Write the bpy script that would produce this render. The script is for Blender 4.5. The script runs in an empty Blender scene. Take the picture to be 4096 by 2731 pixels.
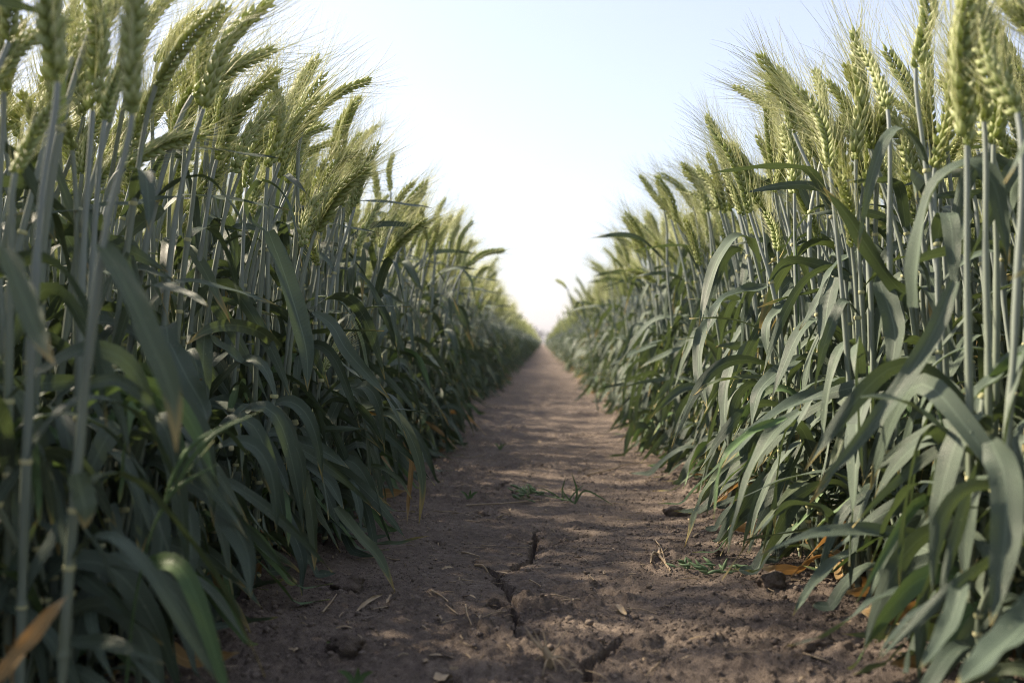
import bpy, math, random
import numpy as np
from mathutils import Vector
R = math.radians
scene = bpy.context.scene
COL = scene.collection
# ------------------------------------------------------------------ camera
cam = bpy.data.cameras.new("camera"); camo = bpy.data.objects.new("camera", cam); COL.objects.link(camo)
cam.lens = 35; cam.sensor_width = 36; cam.clip_start = 0.02; cam.clip_end = 3000
camo.location = (0, 0, 0.25)
camo.rotation_euler = (R(90.1), 0, R(1.78))
cam.dof.use_dof = True; cam.dof.focus_distance = 1.16; cam.dof.aperture_fstop = 6.0
scene.camera = camo
# ------------------------------------------------------------------ world, sun, exposure
SUN_EL, SUN_AZ = R(41), R(67)          # height; degrees left of straight down the path
sdir = Vector((-math.sin(SUN_AZ)*math.cos(SUN_EL), math.cos(SUN_AZ)*math.cos(SUN_EL), math.sin(SUN_EL)))
w = bpy.data.worlds.new("World"); scene.world = w; w.use_nodes = True
nt = w.node_tree
sky = nt.nodes.new("ShaderNodeTexSky"); sky.sky_type = 'NISHITA'; sky.sun_disc = False
sky.sun_elevation = SUN_EL; sky.sun_rotation = -SUN_AZ
sky.air_density = 1.0; sky.dust_density = 2.0; sky.ozone_density = 3.0; sky.altitude = 0
bg = nt.nodes["Background"]; bg.inputs[1].default_value = 0.10
veil = nt.nodes.new("ShaderNodeMix"); veil.data_type = 'RGBA'; veil.inputs[0].default_value = 0.30      # thin white overcast over the whole sky
veil.inputs[7].default_value = (3.45, 3.3, 3.75, 1)
hs = nt.nodes.new("ShaderNodeHueSaturation"); hs.inputs['Saturation'].default_value = 0.85; nt.links.new(sky.outputs[0], hs.inputs['Color'])
tint = nt.nodes.new("ShaderNodeMix"); tint.data_type = 'RGBA'; tint.blend_type = 'MULTIPLY'; tint.inputs[0].default_value = 1; tint.inputs[7].default_value = (1.04, 0.985, 1.0, 1)
nt.links.new(hs.outputs[0], tint.inputs[6]); nt.links.new(tint.outputs[2], veil.inputs[6]); nt.links.new(veil.outputs[2], bg.inputs[0])
sl = bpy.data.lights.new("sun", 'SUN'); sl.energy = 5.0; sl.angle = R(2.5); sl.color = (1.0, 0.84, 0.655)
so = bpy.data.objects.new("sun", sl); COL.objects.link(so); so.location = sdir*20
so.rotation_euler = (-sdir).to_track_quat('-Z', 'Y').to_euler()
vs = scene.view_settings
scene.display_settings.display_device = 'sRGB'
vs.view_transform = 'Standard'; vs.look = 'None'; vs.gamma = 1; vs.use_curve_mapping = False; vs.exposure = 1.55
scene.render.engine = 'CYCLES'
scene.cycles.max_bounces = 6; scene.cycles.diffuse_bounces = 3; scene.cycles.transmission_bounces = 3
scene.cycles.glossy_bounces = 2; scene.cycles.transparent_max_bounces = 6; scene.cycles.volume_bounces = 0
scene.cycles.use_denoising = True; scene.cycles.denoiser = 'OPENIMAGEDENOISE'; scene.cycles.denoising_input_passes = 'RGB_ALBEDO_NORMAL'; scene.cycles.denoising_prefilter = 'NONE'; scene.cycles.filter_width = 1.0
scene.cycles.use_adaptive_sampling = False
# ------------------------------------------------------------------ tables (metres: x across the path, y along it, z up)
STALKS = [
('a1','blurred thick ear cut by the top left corner',[(-0.310,0.579,0.000),(-0.305,0.580,0.194),(-0.297,0.580,0.331)],(-0.287,0.580,0.404),(-0.274,0.580,0.511)),
('a2','pale blurred ear at the top of the left stand',[(-0.275,0.554,0.000),(-0.265,0.560,0.184),(-0.250,0.560,0.309)],(-0.234,0.560,0.380),(-0.226,0.560,0.488)),
('a3','dark upright ear left of the pale blurred ear',[(-0.348,0.726,0.000),(-0.338,0.720,0.294)],(-0.330,0.720,0.420),(-0.337,0.720,0.533)),
('a4','short ear tucked behind the pale blurred ear',[(-0.361,0.754,0.000),(-0.346,0.760,0.350)],(-0.339,0.760,0.422),(-0.333,0.810,0.496)),
('a5','lowest blurred ear on the left picture edge',[(-0.342,0.626,0.000),(-0.337,0.620,0.299)],(-0.334,0.620,0.357),(-0.326,0.670,0.421)),
('a6','slanting ear in the extreme top left corner',[(-0.408,0.682,0.000),(-0.386,0.660,0.331)],(-0.371,0.660,0.426),(-0.334,0.710,0.487)),
('a7','small dark ear among the blurred left stems',[(-0.446,0.919,0.000),(-0.435,0.920,0.371)],(-0.432,0.920,0.408),(-0.430,0.970,0.487)),
('a8','long curved ear rising out of the top, left stand',[(-0.353,0.891,0.000),(-0.338,0.880,0.273),(-0.324,0.880,0.385)],(-0.303,0.880,0.459),(-0.234,0.880,0.562)),
('a9','twin ear pressed behind the long curved ear',[(-0.358,0.931,0.000),(-0.343,0.930,0.283),(-0.330,0.930,0.388)],(-0.323,0.930,0.474),(-0.291,0.930,0.575)),
('b1','slanting ear behind the pale blurred ear',[(-0.421,1.073,0.000),(-0.416,1.050,0.415)],(-0.412,1.050,0.548),(-0.374,1.100,0.626)),
('b2','arched ear reaching right below the twin ear',[(-0.367,0.980,0.000),(-0.351,0.980,0.259),(-0.335,0.980,0.374)],(-0.324,0.980,0.432),(-0.254,0.980,0.528)),
('b3','nearly level ear lying across the left stems',[(-0.415,0.883,0.000),(-0.389,0.860,0.333),(-0.379,0.860,0.389)],(-0.369,0.860,0.402),(-0.303,0.910,0.445)),
('b4','straight upright ear on two close stems',[(-0.314,1.082,0.000),(-0.309,1.060,0.194),(-0.300,1.060,0.352)],(-0.295,1.060,0.438),(-0.298,1.060,0.554)),
('b5','ear leaning right above the leaf loop',[(-0.321,1.172,0.000),(-0.320,1.150,0.240),(-0.319,1.150,0.381)],(-0.307,1.150,0.469),(-0.246,1.150,0.572)),
('b6','drooping dark ear left of the leaf loop',[(-0.364,0.997,0.000),(-0.346,1.000,0.241),(-0.324,1.000,0.372)],(-0.314,1.000,0.423),(-0.278,1.050,0.505)),
('b7','dark ear under the ear leaning above the leaf loop',[(-0.362,1.215,0.000),(-0.328,1.200,0.413)],(-0.316,1.200,0.478),(-0.264,1.250,0.527)),
('b8','open gappy ear slanting over the path edge',[(-0.307,1.148,0.000),(-0.284,1.120,0.260),(-0.265,1.120,0.352)],(-0.257,1.120,0.377),(-0.181,1.070,0.447)),
('b9','dense ear standing left of the open gappy ear',[(-0.318,1.143,0.000),(-0.289,1.150,0.315)],(-0.280,1.150,0.361),(-0.256,1.200,0.444)),
('c1','awny ear lying above the open gappy ear',[(-0.359,1.303,0.000),(-0.317,1.300,0.375)],(-0.297,1.300,0.452),(-0.229,1.250,0.494)),
('c2','small raised ear against white sky',[(-0.366,1.660,0.000),(-0.328,1.650,0.495)],(-0.317,1.650,0.564),(-0.277,1.700,0.627)),
('c3','pale upright ear right of the open gappy ear',[(-0.270,1.500,0.000),(-0.250,1.500,0.329)],(-0.246,1.500,0.394),(-0.230,1.550,0.459)),
('c4','narrow ear between two bare stems',[(-0.285,1.394,0.000),(-0.270,1.400,0.323)],(-0.264,1.400,0.383),(-0.236,1.450,0.458)),
('c5','ear hidden behind the open gappy ear',[(-0.289,1.374,0.000),(-0.283,1.350,0.285),(-0.278,1.350,0.380)],(-0.273,1.350,0.435),(-0.263,1.300,0.504)),
('c6','short ear on a straight grey stem',[(-0.302,1.486,0.000),(-0.294,1.460,0.288),(-0.289,1.460,0.378)],(-0.283,1.460,0.438),(-0.274,1.510,0.505)),
('c7','level dark ear pointing over the path',[(-0.281,1.518,0.000),(-0.250,1.500,0.329)],(-0.241,1.500,0.372),(-0.165,1.450,0.436)),
('c8','slanting ear at the stepped skyline, left',[(-0.322,1.902,0.000),(-0.292,1.900,0.350)],(-0.274,1.900,0.441),(-0.218,1.900,0.559)),
('c9','blunt ear on the left skyline',[(-0.313,1.948,0.000),(-0.304,1.950,0.438)],(-0.299,1.950,0.548),(-0.284,1.900,0.620)),
('d1','upright ear near the end of the left skyline',[(-0.270,2.164,0.000),(-0.237,2.150,0.382)],(-0.232,2.150,0.499),(-0.212,2.200,0.577)),
('d2','thin small ear at the far left skyline',[(-0.270,2.508,0.000),(-0.242,2.500,0.381)],(-0.235,2.500,0.507),(-0.200,2.550,0.598)),
('d3','lone ear poking level out over the path',[(-0.270,2.302,0.000),(-0.208,2.300,0.371)],(-0.178,2.300,0.428),(-0.081,2.347,0.469)),
('d4','dark erect ear left of the lone level ear',[(-0.270,2.393,0.000),(-0.209,2.400,0.344)],(-0.198,2.400,0.428),(-0.175,2.450,0.508)),
('d5','ear below the lone level ear',[(-0.270,2.715,0.000),(-0.214,2.700,0.321)],(-0.194,2.700,0.415),(-0.142,2.750,0.465)),
('d6','low immature ear deep inside the left leaves',[(-0.290,1.261,0.000),(-0.285,1.250,0.152)],(-0.280,1.250,0.212),(-0.256,1.300,0.261)),
('d7','hanging ear under the open gappy ear',[(-0.288,1.229,0.000),(-0.280,1.220,0.293)],(-0.277,1.220,0.346),(-0.269,1.170,0.399)),
('e1','big upright ear of the right stand',[(0.325,1.004,0.000),(0.321,1.000,0.198),(0.313,1.000,0.364)],(0.311,1.000,0.432),(0.307,1.000,0.574)),
('e2','pale ear leaning left before the big upright ear',[(0.331,1.050,0.000),(0.331,1.020,0.067),(0.331,1.020,0.321),(0.323,1.020,0.373)],(0.312,1.020,0.416),(0.248,1.020,0.518)),
('e3','sharp ear leaning far out to the left',[(0.302,1.298,0.000),(0.296,1.300,0.239),(0.289,1.300,0.368)],(0.281,1.300,0.425),(0.216,1.300,0.524)),
('e4','straight dark ear behind the pale leaning ear',[(0.295,1.177,0.000),(0.292,1.150,0.240),(0.289,1.150,0.353)],(0.288,1.150,0.421),(0.284,1.200,0.517)),
('e5','short ear close under the big upright ear',[(0.352,1.095,0.000),(0.351,1.080,0.193),(0.349,1.080,0.349)],(0.349,1.080,0.412),(0.359,1.030,0.510)),
('e6','cream coloured ear right of the big upright ear',[(0.402,0.997,0.000),(0.386,1.000,0.276),(0.374,1.000,0.372)],(0.368,1.000,0.412),(0.349,1.050,0.504)),
('e7','high ear cut by the top, right stand',[(0.372,0.907,0.000),(0.353,0.900,0.321),(0.340,0.900,0.423)],(0.333,0.900,0.495),(0.328,0.900,0.608)),
('e8','soft pale ear beside the broad arching leaf',[(0.349,0.883,0.000),(0.344,0.880,0.335)],(0.342,0.880,0.403),(0.337,0.830,0.504)),
('e9','dark ear behind the soft pale ear',[(0.427,1.018,0.000),(0.416,1.020,0.366)],(0.409,1.020,0.464),(0.395,0.970,0.564)),
('f1','large blurred yellow ear cut by the top right',[(0.298,0.703,0.000),(0.296,0.700,0.183),(0.294,0.700,0.305)],(0.294,0.700,0.387),(0.300,0.700,0.525)),
('f2','second blurred ear behind the large yellow one',[(0.324,0.754,0.000),(0.322,0.730,0.196),(0.320,0.730,0.314)],(0.319,0.730,0.410),(0.329,0.730,0.534)),
('f3','shadowed ear behind the two blurred yellow ears',[(0.360,0.818,0.000),(0.359,0.800,0.243),(0.359,0.800,0.327)],(0.357,0.800,0.407),(0.355,0.800,0.516)),
('f4','ear slanting at the right picture edge',[(0.415,0.881,0.000),(0.412,0.860,0.348)],(0.410,0.860,0.414),(0.395,0.910,0.487)),
('f5','blurred ear in the top right corner',[(0.344,0.724,0.000),(0.341,0.700,0.342)],(0.339,0.700,0.443),(0.333,0.650,0.544)),
('f6','left leaning ear on the right skyline',[(0.353,1.353,0.000),(0.344,1.350,0.238),(0.331,1.350,0.403)],(0.318,1.350,0.557),(0.260,1.400,0.611)),
('f7','short ear above the left leaning skyline ear',[(0.391,1.422,0.000),(0.371,1.420,0.436)],(0.356,1.420,0.591),(0.311,1.470,0.647)),
('f8','dark ear lying low behind the sharp leaning ear',[(0.361,1.412,0.000),(0.355,1.420,0.362)],(0.351,1.420,0.450),(0.295,1.470,0.500)),
('f9','low ear hanging in front of right stems',[(0.307,0.943,0.000),(0.296,0.950,0.292)],(0.292,0.950,0.341),(0.263,0.900,0.407)),
('g1','low greenish ear under the sharp leaning ear',[(0.287,1.219,0.000),(0.283,1.200,0.302)],(0.281,1.200,0.359),(0.275,1.250,0.417)),
('g2','awny ear pointing left at the right skyline',[(0.371,1.791,0.000),(0.344,1.800,0.384)],(0.329,1.800,0.478),(0.264,1.850,0.533)),
('g3','ear leaning left on the stepped right skyline',[(0.341,2.002,0.000),(0.316,2.000,0.407)],(0.300,2.000,0.521),(0.221,2.000,0.594)),
('g4','dark ear below the stepped right skyline',[(0.321,2.321,0.000),(0.299,2.300,0.351)],(0.285,2.300,0.451),(0.225,2.349,0.537)),
('g5','small dark ear leaning to the path gap',[(0.317,2.724,0.000),(0.287,2.700,0.368)],(0.263,2.700,0.498),(0.177,2.750,0.556)),
('g6','pale ear drooping level to the left',[(0.307,2.217,0.000),(0.272,2.200,0.308)],(0.248,2.200,0.383),(0.176,2.150,0.408)),
('g7','tiny pointed ear near the far right skyline',[(0.255,3.302,0.000),(0.235,3.300,0.337)],(0.218,3.300,0.469),(0.156,3.350,0.528)),
('g8','single thin ear standing clear in the gap',[(0.200,3.626,0.000),(0.154,3.600,0.305),(0.112,3.600,0.376)],(0.085,3.600,0.451),(0.044,3.650,0.483)),
('g9','pale upright ear behind the sharp leaning ear',[(0.358,1.545,0.000),(0.356,1.550,0.399)],(0.354,1.550,0.501),(0.359,1.600,0.585)),
('h1','short ear between the cream ear and stems',[(0.436,1.214,0.000),(0.422,1.200,0.355)],(0.416,1.200,0.428),(0.402,1.250,0.486)),
('h2','stout grey stem with a pale hanging leaf',[(0.327,0.923,0.000),(0.324,0.920,0.161),(0.317,0.920,0.306)],(0.315,0.920,0.463),(0.303,0.970,0.540)),
('h3','leafy stalk at the lower right edge',[(0.296,0.665,0.000),(0.301,0.660,0.158),(0.309,0.660,0.273)],(0.310,0.660,0.400),(0.313,0.710,0.492)),
('h4','bluish stalk bending over the right path edge',[(0.297,0.947,0.000),(0.292,0.950,0.159),(0.284,0.950,0.283)],(0.271,0.950,0.416),(0.263,1.000,0.495)),
('h5','stalk with leaf arch on the left edge',[(-0.430,1.030,0.000),(-0.427,1.000,0.154),(-0.419,1.000,0.329)],(-0.414,1.000,0.447),(-0.401,1.050,0.539)),
('h6','dim stalk deep in the left shade',[(-0.384,0.794,0.000),(-0.383,0.800,0.103),(-0.380,0.800,0.278)],(-0.384,0.800,0.407),(-0.370,0.750,0.495)),
('h7','shaded stalk with long hanging leaves, left',[(-0.339,1.057,0.000),(-0.334,1.050,0.149),(-0.322,1.050,0.287)],(-0.315,1.050,0.415),(-0.292,1.100,0.493)),
]
LEAVES = [
('b4',[(-0.295,1.050,0.369),(-0.311,1.042,0.382),(-0.312,1.033,0.401),(-0.294,1.025,0.418),(-0.272,1.017,0.408),(-0.255,1.008,0.378),(-0.244,1.000,0.327)],0.0078,'s','g'),
('b4',[(-0.292,1.050,0.369),(-0.275,1.038,0.332),(-0.258,1.025,0.290),(-0.242,1.012,0.241),(-0.238,1.000,0.201)],0.0218,'f','g'),
('a2',[(-0.251,0.560,0.306),(-0.232,0.545,0.283),(-0.213,0.530,0.255),(-0.194,0.515,0.223),(-0.186,0.500,0.195)],0.0141,'f','y'),
('a1',[(-0.302,0.550,0.303),(-0.284,0.533,0.278),(-0.266,0.517,0.255),(-0.249,0.500,0.239)],0.0124,'f','y'),
('a2',[(-0.279,0.600,0.224),(-0.264,0.607,0.227),(-0.251,0.613,0.218),(-0.240,0.620,0.201)],0.0079,'f','g'),
('a8',[(-0.336,0.900,0.384),(-0.350,0.863,0.374),(-0.370,0.825,0.365),(-0.388,0.787,0.355),(-0.409,0.750,0.348)],0.0069,'u','g'),
('a8',[(-0.354,0.920,0.375),(-0.366,0.913,0.366),(-0.383,0.907,0.349),(-0.400,0.900,0.321)],0.0138,'f','y'),
('b2',[(-0.300,1.000,0.226),(-0.321,0.983,0.246),(-0.341,0.967,0.258),(-0.344,0.950,0.249)],0.0141,'u','g'),
('b2',[(-0.279,1.050,0.245),(-0.291,1.012,0.262),(-0.306,0.975,0.268),(-0.319,0.938,0.263),(-0.325,0.900,0.249)],0.0126,'f','y'),
('b6',[(-0.326,0.950,0.258),(-0.325,0.943,0.238),(-0.323,0.937,0.209),(-0.319,0.930,0.189)],0.0164,'f','g'),
('b8',[(-0.266,1.150,0.286),(-0.242,1.137,0.270),(-0.225,1.125,0.245),(-0.198,1.113,0.216),(-0.169,1.100,0.187)],0.0154,'f','g'),
('b6',[(-0.340,1.000,0.189),(-0.305,0.985,0.179),(-0.279,0.970,0.157),(-0.253,0.955,0.125),(-0.241,0.940,0.106)],0.0170,'f','g'),
('h7',[(-0.317,1.050,0.183),(-0.283,1.033,0.180),(-0.261,1.017,0.161),(-0.246,1.000,0.128)],0.0133,'f','g'),
('h7',[(-0.311,1.100,0.139),(-0.269,1.083,0.141),(-0.236,1.067,0.133),(-0.205,1.050,0.117)],0.0164,'f','g'),
('b9',[(-0.292,1.100,0.106),(-0.264,1.083,0.117),(-0.232,1.067,0.101),(-0.210,1.050,0.071)],0.0164,'f','g'),
('h7',[(-0.253,1.020,0.130),(-0.239,1.007,0.096),(-0.230,0.993,0.059),(-0.226,0.980,0.025)],0.0122,'f','y'),
('h7',[(-0.265,1.000,0.088),(-0.250,0.983,0.065),(-0.235,0.967,0.039),(-0.231,0.950,0.005)],0.0126,'f','g'),
('b9',[(-0.230,1.150,0.094),(-0.217,1.133,0.086),(-0.207,1.117,0.060),(-0.204,1.100,0.034)],0.0103,'f','g'),
('b9',[(-0.219,1.050,0.076),(-0.192,1.027,0.052),(-0.165,1.003,0.031),(-0.146,0.980,0.004)],0.0116,'f','y'),
('c5',[(-0.235,1.150,0.031),(-0.202,1.133,0.022),(-0.169,1.117,0.024),(-0.126,1.100,0.037)],0.0077,'u','y'),
('c6',[(-0.254,1.300,0.182),(-0.222,1.280,0.166),(-0.186,1.260,0.156),(-0.162,1.240,0.125),(-0.148,1.220,0.079),(-0.150,1.200,0.030)],0.0143,'f','y'),
('c6',[(-0.237,1.300,0.159),(-0.196,1.290,0.157),(-0.172,1.280,0.141),(-0.167,1.270,0.117)],0.0073,'f','o'),
('c6',[(-0.171,1.300,0.136),(-0.171,1.290,0.092),(-0.173,1.280,0.049),(-0.174,1.270,0.017)],0.0064,'f','d'),
('c5',[(-0.228,1.280,0.093),(-0.204,1.270,0.089),(-0.180,1.260,0.074),(-0.165,1.250,0.053)],0.0067,'f','y'),
('h6',[(-0.303,0.800,0.250),(-0.283,0.783,0.223),(-0.264,0.767,0.200),(-0.255,0.750,0.188)],0.0177,'f','g'),
('h6',[(-0.330,0.750,0.178),(-0.310,0.733,0.160),(-0.294,0.717,0.140),(-0.286,0.700,0.094)],0.0165,'f','g'),
('h6',[(-0.310,0.800,0.187),(-0.290,0.783,0.161),(-0.274,0.767,0.136),(-0.265,0.750,0.119)],0.0106,'f','y'),
('a1',[(-0.327,0.600,0.100),(-0.322,0.600,0.116),(-0.317,0.600,0.127),(-0.309,0.600,0.142)],0.0068,'f','g'),
('a2',[(-0.322,0.620,0.055),(-0.286,0.597,0.068),(-0.247,0.573,0.074),(-0.211,0.550,0.071)],0.0098,'u','g'),
('a2',[(-0.261,0.550,0.177),(-0.257,0.547,0.166),(-0.253,0.543,0.159),(-0.252,0.540,0.148)],0.0129,'f','y'),
('a1',[(-0.279,0.500,0.077),(-0.267,0.507,0.095),(-0.260,0.513,0.106),(-0.251,0.520,0.117)],0.0085,'f','d'),
('a3',[(-0.260,0.720,0.134),(-0.252,0.707,0.111),(-0.251,0.693,0.083),(-0.252,0.680,0.060)],0.0122,'f','g'),
('a3',[(-0.278,0.700,0.140),(-0.266,0.687,0.118),(-0.264,0.673,0.088),(-0.265,0.660,0.060)],0.0129,'f','g'),
('b3',[(-0.275,0.780,0.148),(-0.248,0.760,0.124),(-0.222,0.740,0.095),(-0.213,0.720,0.064)],0.0171,'f','g'),
('b3',[(-0.440,0.900,0.321),(-0.393,0.883,0.320),(-0.348,0.867,0.314),(-0.315,0.850,0.302)],0.0100,'u','g'),
('f1',[(0.280,0.760,0.277),(0.280,0.757,0.303),(0.285,0.754,0.342),(0.297,0.751,0.372),(0.317,0.749,0.382),(0.331,0.746,0.371),(0.339,0.743,0.334),(0.341,0.740,0.308)],0.0177,'f','g'),
('e3',[(0.279,1.280,0.356),(0.265,1.254,0.376),(0.238,1.228,0.380),(0.214,1.202,0.358),(0.194,1.176,0.317),(0.179,1.150,0.268)],0.0176,'f','g'),
('e6',[(0.341,0.920,0.286),(0.314,0.905,0.305),(0.289,0.890,0.332),(0.265,0.875,0.361),(0.240,0.860,0.383)],0.0149,'f','g'),
('h2',[(0.307,0.920,0.306),(0.310,0.907,0.286),(0.312,0.893,0.258),(0.303,0.880,0.218)],0.0192,'f','g'),
('h2',[(0.297,0.920,0.220),(0.286,0.900,0.195),(0.272,0.880,0.161),(0.264,0.860,0.122)],0.0217,'f','g'),
('h3',[(0.294,0.720,0.294),(0.276,0.715,0.256),(0.252,0.710,0.219),(0.226,0.705,0.188),(0.188,0.700,0.146)],0.0124,'f','g'),
('h4',[(0.329,1.000,0.210),(0.278,0.975,0.203),(0.230,0.950,0.188),(0.187,0.925,0.161),(0.159,0.900,0.136)],0.0166,'u','g'),
('h4',[(0.235,0.920,0.188),(0.206,0.900,0.169),(0.184,0.880,0.138),(0.167,0.860,0.103),(0.155,0.840,0.074)],0.0141,'f','g'),
('h4',[(0.218,0.900,0.183),(0.182,0.880,0.171),(0.155,0.860,0.148),(0.143,0.840,0.103)],0.0073,'f','b'),
('h3',[(0.312,0.800,0.093),(0.279,0.785,0.101),(0.240,0.770,0.107),(0.202,0.755,0.106),(0.160,0.740,0.094)],0.0129,'u','g'),
('h4',[(0.271,0.920,0.085),(0.246,0.903,0.101),(0.218,0.885,0.107),(0.195,0.867,0.094),(0.174,0.850,0.072)],0.0121,'f','g'),
('h3',[(0.282,0.560,0.115),(0.256,0.540,0.099),(0.230,0.520,0.089),(0.204,0.500,0.079)],0.0192,'f','g'),
('f1',[(0.275,0.620,0.190),(0.277,0.607,0.170),(0.271,0.593,0.136),(0.257,0.580,0.088)],0.0183,'f','g'),
('f3',[(0.358,0.740,0.250),(0.331,0.727,0.231),(0.307,0.713,0.213),(0.286,0.700,0.198)],0.0126,'f','g'),
('f2',[(0.215,0.680,0.213),(0.244,0.685,0.210),(0.266,0.690,0.196),(0.293,0.695,0.174),(0.310,0.700,0.158)],0.0084,'u','g'),
('e2',[(0.301,1.040,0.318),(0.291,1.027,0.290),(0.283,1.013,0.259),(0.272,1.000,0.241)],0.0171,'f','g'),
('e4',[(0.289,1.150,0.315),(0.269,1.133,0.290),(0.250,1.117,0.270),(0.248,1.100,0.226)],0.0146,'f','g'),
('e3',[(0.292,1.300,0.324),(0.252,1.273,0.314),(0.220,1.247,0.299),(0.199,1.220,0.261)],0.0182,'f','g'),
('e4',[(0.290,1.120,0.235),(0.260,1.097,0.221),(0.231,1.073,0.198),(0.218,1.050,0.158)],0.0165,'f','g'),
('e5',[(0.337,1.080,0.349),(0.318,1.065,0.338),(0.300,1.050,0.323),(0.282,1.035,0.291),(0.260,1.020,0.263)],0.0136,'f','g'),
('h1',[(0.379,1.100,0.293),(0.362,1.100,0.288),(0.343,1.100,0.317),(0.329,1.100,0.351)],0.0167,'f','g'),
('e2',[(0.291,0.960,0.187),(0.277,0.940,0.151),(0.263,0.920,0.129),(0.237,0.900,0.104)],0.0099,'f','y'),
('f6',[(0.252,1.300,0.239),(0.236,1.273,0.211),(0.226,1.247,0.168),(0.225,1.220,0.122)],0.0163,'f','g'),
('f6',[(0.232,1.350,0.285),(0.209,1.317,0.262),(0.200,1.283,0.211),(0.205,1.250,0.168)],0.0158,'f','g'),
('g1',[(0.269,1.200,0.208),(0.234,1.183,0.208),(0.200,1.167,0.204),(0.172,1.150,0.190)],0.0098,'u','y'),
('e3',[(0.238,1.200,0.114),(0.199,1.160,0.093),(0.173,1.120,0.064),(0.153,1.080,0.030)],0.0113,'f','y'),
('e4',[(0.300,1.050,0.121),(0.257,1.007,0.109),(0.216,0.963,0.082),(0.164,0.920,0.033)],0.0097,'f','y'),
('h2',[(0.282,0.880,0.069),(0.251,0.853,0.067),(0.222,0.827,0.051),(0.199,0.800,0.033)],0.0109,'f','g'),
('f1',[(0.262,0.720,0.077),(0.227,0.700,0.069),(0.194,0.680,0.054),(0.160,0.660,0.051)],0.0079,'f','g'),
('h3',[(0.258,0.620,0.109),(0.245,0.600,0.093),(0.229,0.580,0.080),(0.209,0.560,0.069)],0.0112,'f','g'),
]
CRACKS = [
([(-0.007,1.353),(-0.010,1.296),(-0.011,1.225),(-0.013,1.179),(-0.023,1.136),(-0.034,1.104),(-0.048,1.092)],0.0060,0.030),
([(-0.051,1.074),(-0.048,1.048),(-0.038,1.028),(-0.036,1.011)],0.0120,0.045),
([(-0.049,0.967),(-0.045,0.949),(-0.043,0.941)],0.0160,0.050),
([(-0.030,0.921),(-0.026,0.905),(-0.022,0.885),(-0.021,0.868),(-0.024,0.842)],0.0070,0.030),
([(0.064,0.833),(0.046,0.799),(0.038,0.783),(0.035,0.767),(0.035,0.742),(0.035,0.715)],0.0065,0.040),
([(-0.009,1.225),(0.007,1.250),(0.024,1.275),(0.041,1.296),(0.060,1.302)],0.0030,0.012),
([(-0.081,1.161),(-0.073,1.140),(-0.065,1.116),(-0.051,1.092)],0.0050,0.020),
([(-0.061,1.796),(-0.071,1.746),(-0.080,1.680)],0.0080,0.020),
([(-0.104,1.509),(-0.096,1.481),(-0.084,1.446)],0.0080,0.020),
([(-0.138,1.275),(-0.129,1.255),(-0.123,1.235)],0.0060,0.015),
([(-0.037,1.028),(-0.032,0.985),(-0.029,0.932)],0.0030,0.012),
([(-0.070,0.753),(-0.066,0.742),(-0.062,0.721)],0.0060,0.025),
([(-0.048,1.088),(-0.055,1.066),(-0.051,1.074)],0.0040,0.015),
]
STRAWS = [
[(-0.072,0.927),(-0.068,0.890),(-0.062,0.865)],
[(-0.027,0.903),(-0.020,0.885),(-0.015,0.868)],
[(-0.014,1.045),(-0.007,1.031),(-0.002,1.018)],
[(-0.112,1.100),(-0.105,1.104),(-0.099,1.104)],
[(-0.097,1.192),(-0.085,1.174),(-0.074,1.170)],
[(-0.076,1.112),(-0.066,1.104),(-0.052,1.096)],
[(-0.171,0.911),(-0.164,0.938),(-0.158,0.979)],
[(-0.200,0.898),(-0.199,0.927),(-0.200,0.961)],
[(-0.119,1.532),(-0.057,1.524),(-0.003,1.562)],
[(-0.132,1.440),(-0.118,1.429),(-0.104,1.419)],
[(0.069,0.935),(0.073,0.916),(0.076,0.900)],
[(-0.111,0.985),(-0.099,0.964),(-0.090,0.944)],
[(0.139,1.250),(0.139,1.179),(0.135,1.112),(0.135,1.077)],
[(0.083,1.871),(0.132,1.929),(0.173,2.016),(0.233,2.029)],
[(-0.208,2.186),(-0.159,2.141),(-0.132,2.155),(-0.157,2.423)],
[(-0.002,0.970),(0.012,0.964),(0.027,0.961)],
[(-0.093,0.781),(-0.091,0.771),(-0.088,0.760)],
[(-0.096,0.903),(-0.093,0.892),(-0.091,0.885)],
[(-0.059,0.892),(-0.056,0.880)],
[(0.049,1.059),(0.048,1.031),(0.052,1.018)],
[(-0.147,0.932),(-0.144,0.944),(-0.141,0.955)],
[(-0.064,1.414),(-0.053,1.427),(-0.040,1.420)],
]
# ------------------------------------------------------------------ materials
def new_mat(name):
    m = bpy.data.materials.new(name); m.use_nodes = True
    t = m.node_tree; b = t.nodes["Principled BSDF"]; return m, t, b
def N(t, typ, **kw):
    n = t.nodes.new(typ)
    for k, v in kw.items():
        if k.startswith('i_'): n.inputs[int(k[2:])].default_value = v
        else: setattr(n, k, v)
    return n
def ramp(t, stops, fac=None):
    r = t.nodes.new("ShaderNodeValToRGB"); e = r.color_ramp.elements
    while len(e) < len(stops): e.new(0.5)
    for x, (p, c) in zip(e, stops): x.position = p; x.color = (*c, 1)
    if fac is not None: t.links.new(fac, r.inputs[0])
    return r
def mixc(t, fac, a, b, mode='MIX'):
    m = t.nodes.new("ShaderNodeMix"); m.data_type = 'RGBA'; m.blend_type = mode
    for sock, v in ((0, fac), (6, a), (7, b)):
        if hasattr(v, 'links'): t.links.new(v, m.inputs[sock])
        else: m.inputs[sock].default_value = v if sock == 0 else (*v, 1)
    return m.outputs[2]
def math_(t, op, a, b=0.0, c=0.0):
    m = t.nodes.new("ShaderNodeMath"); m.operation = op
    for i, v in enumerate((a, b, c)):
        if hasattr(v, 'links'): t.links.new(v, m.inputs[i])
        else: m.inputs[i].default_value = v
    return m.outputs[0]
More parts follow.
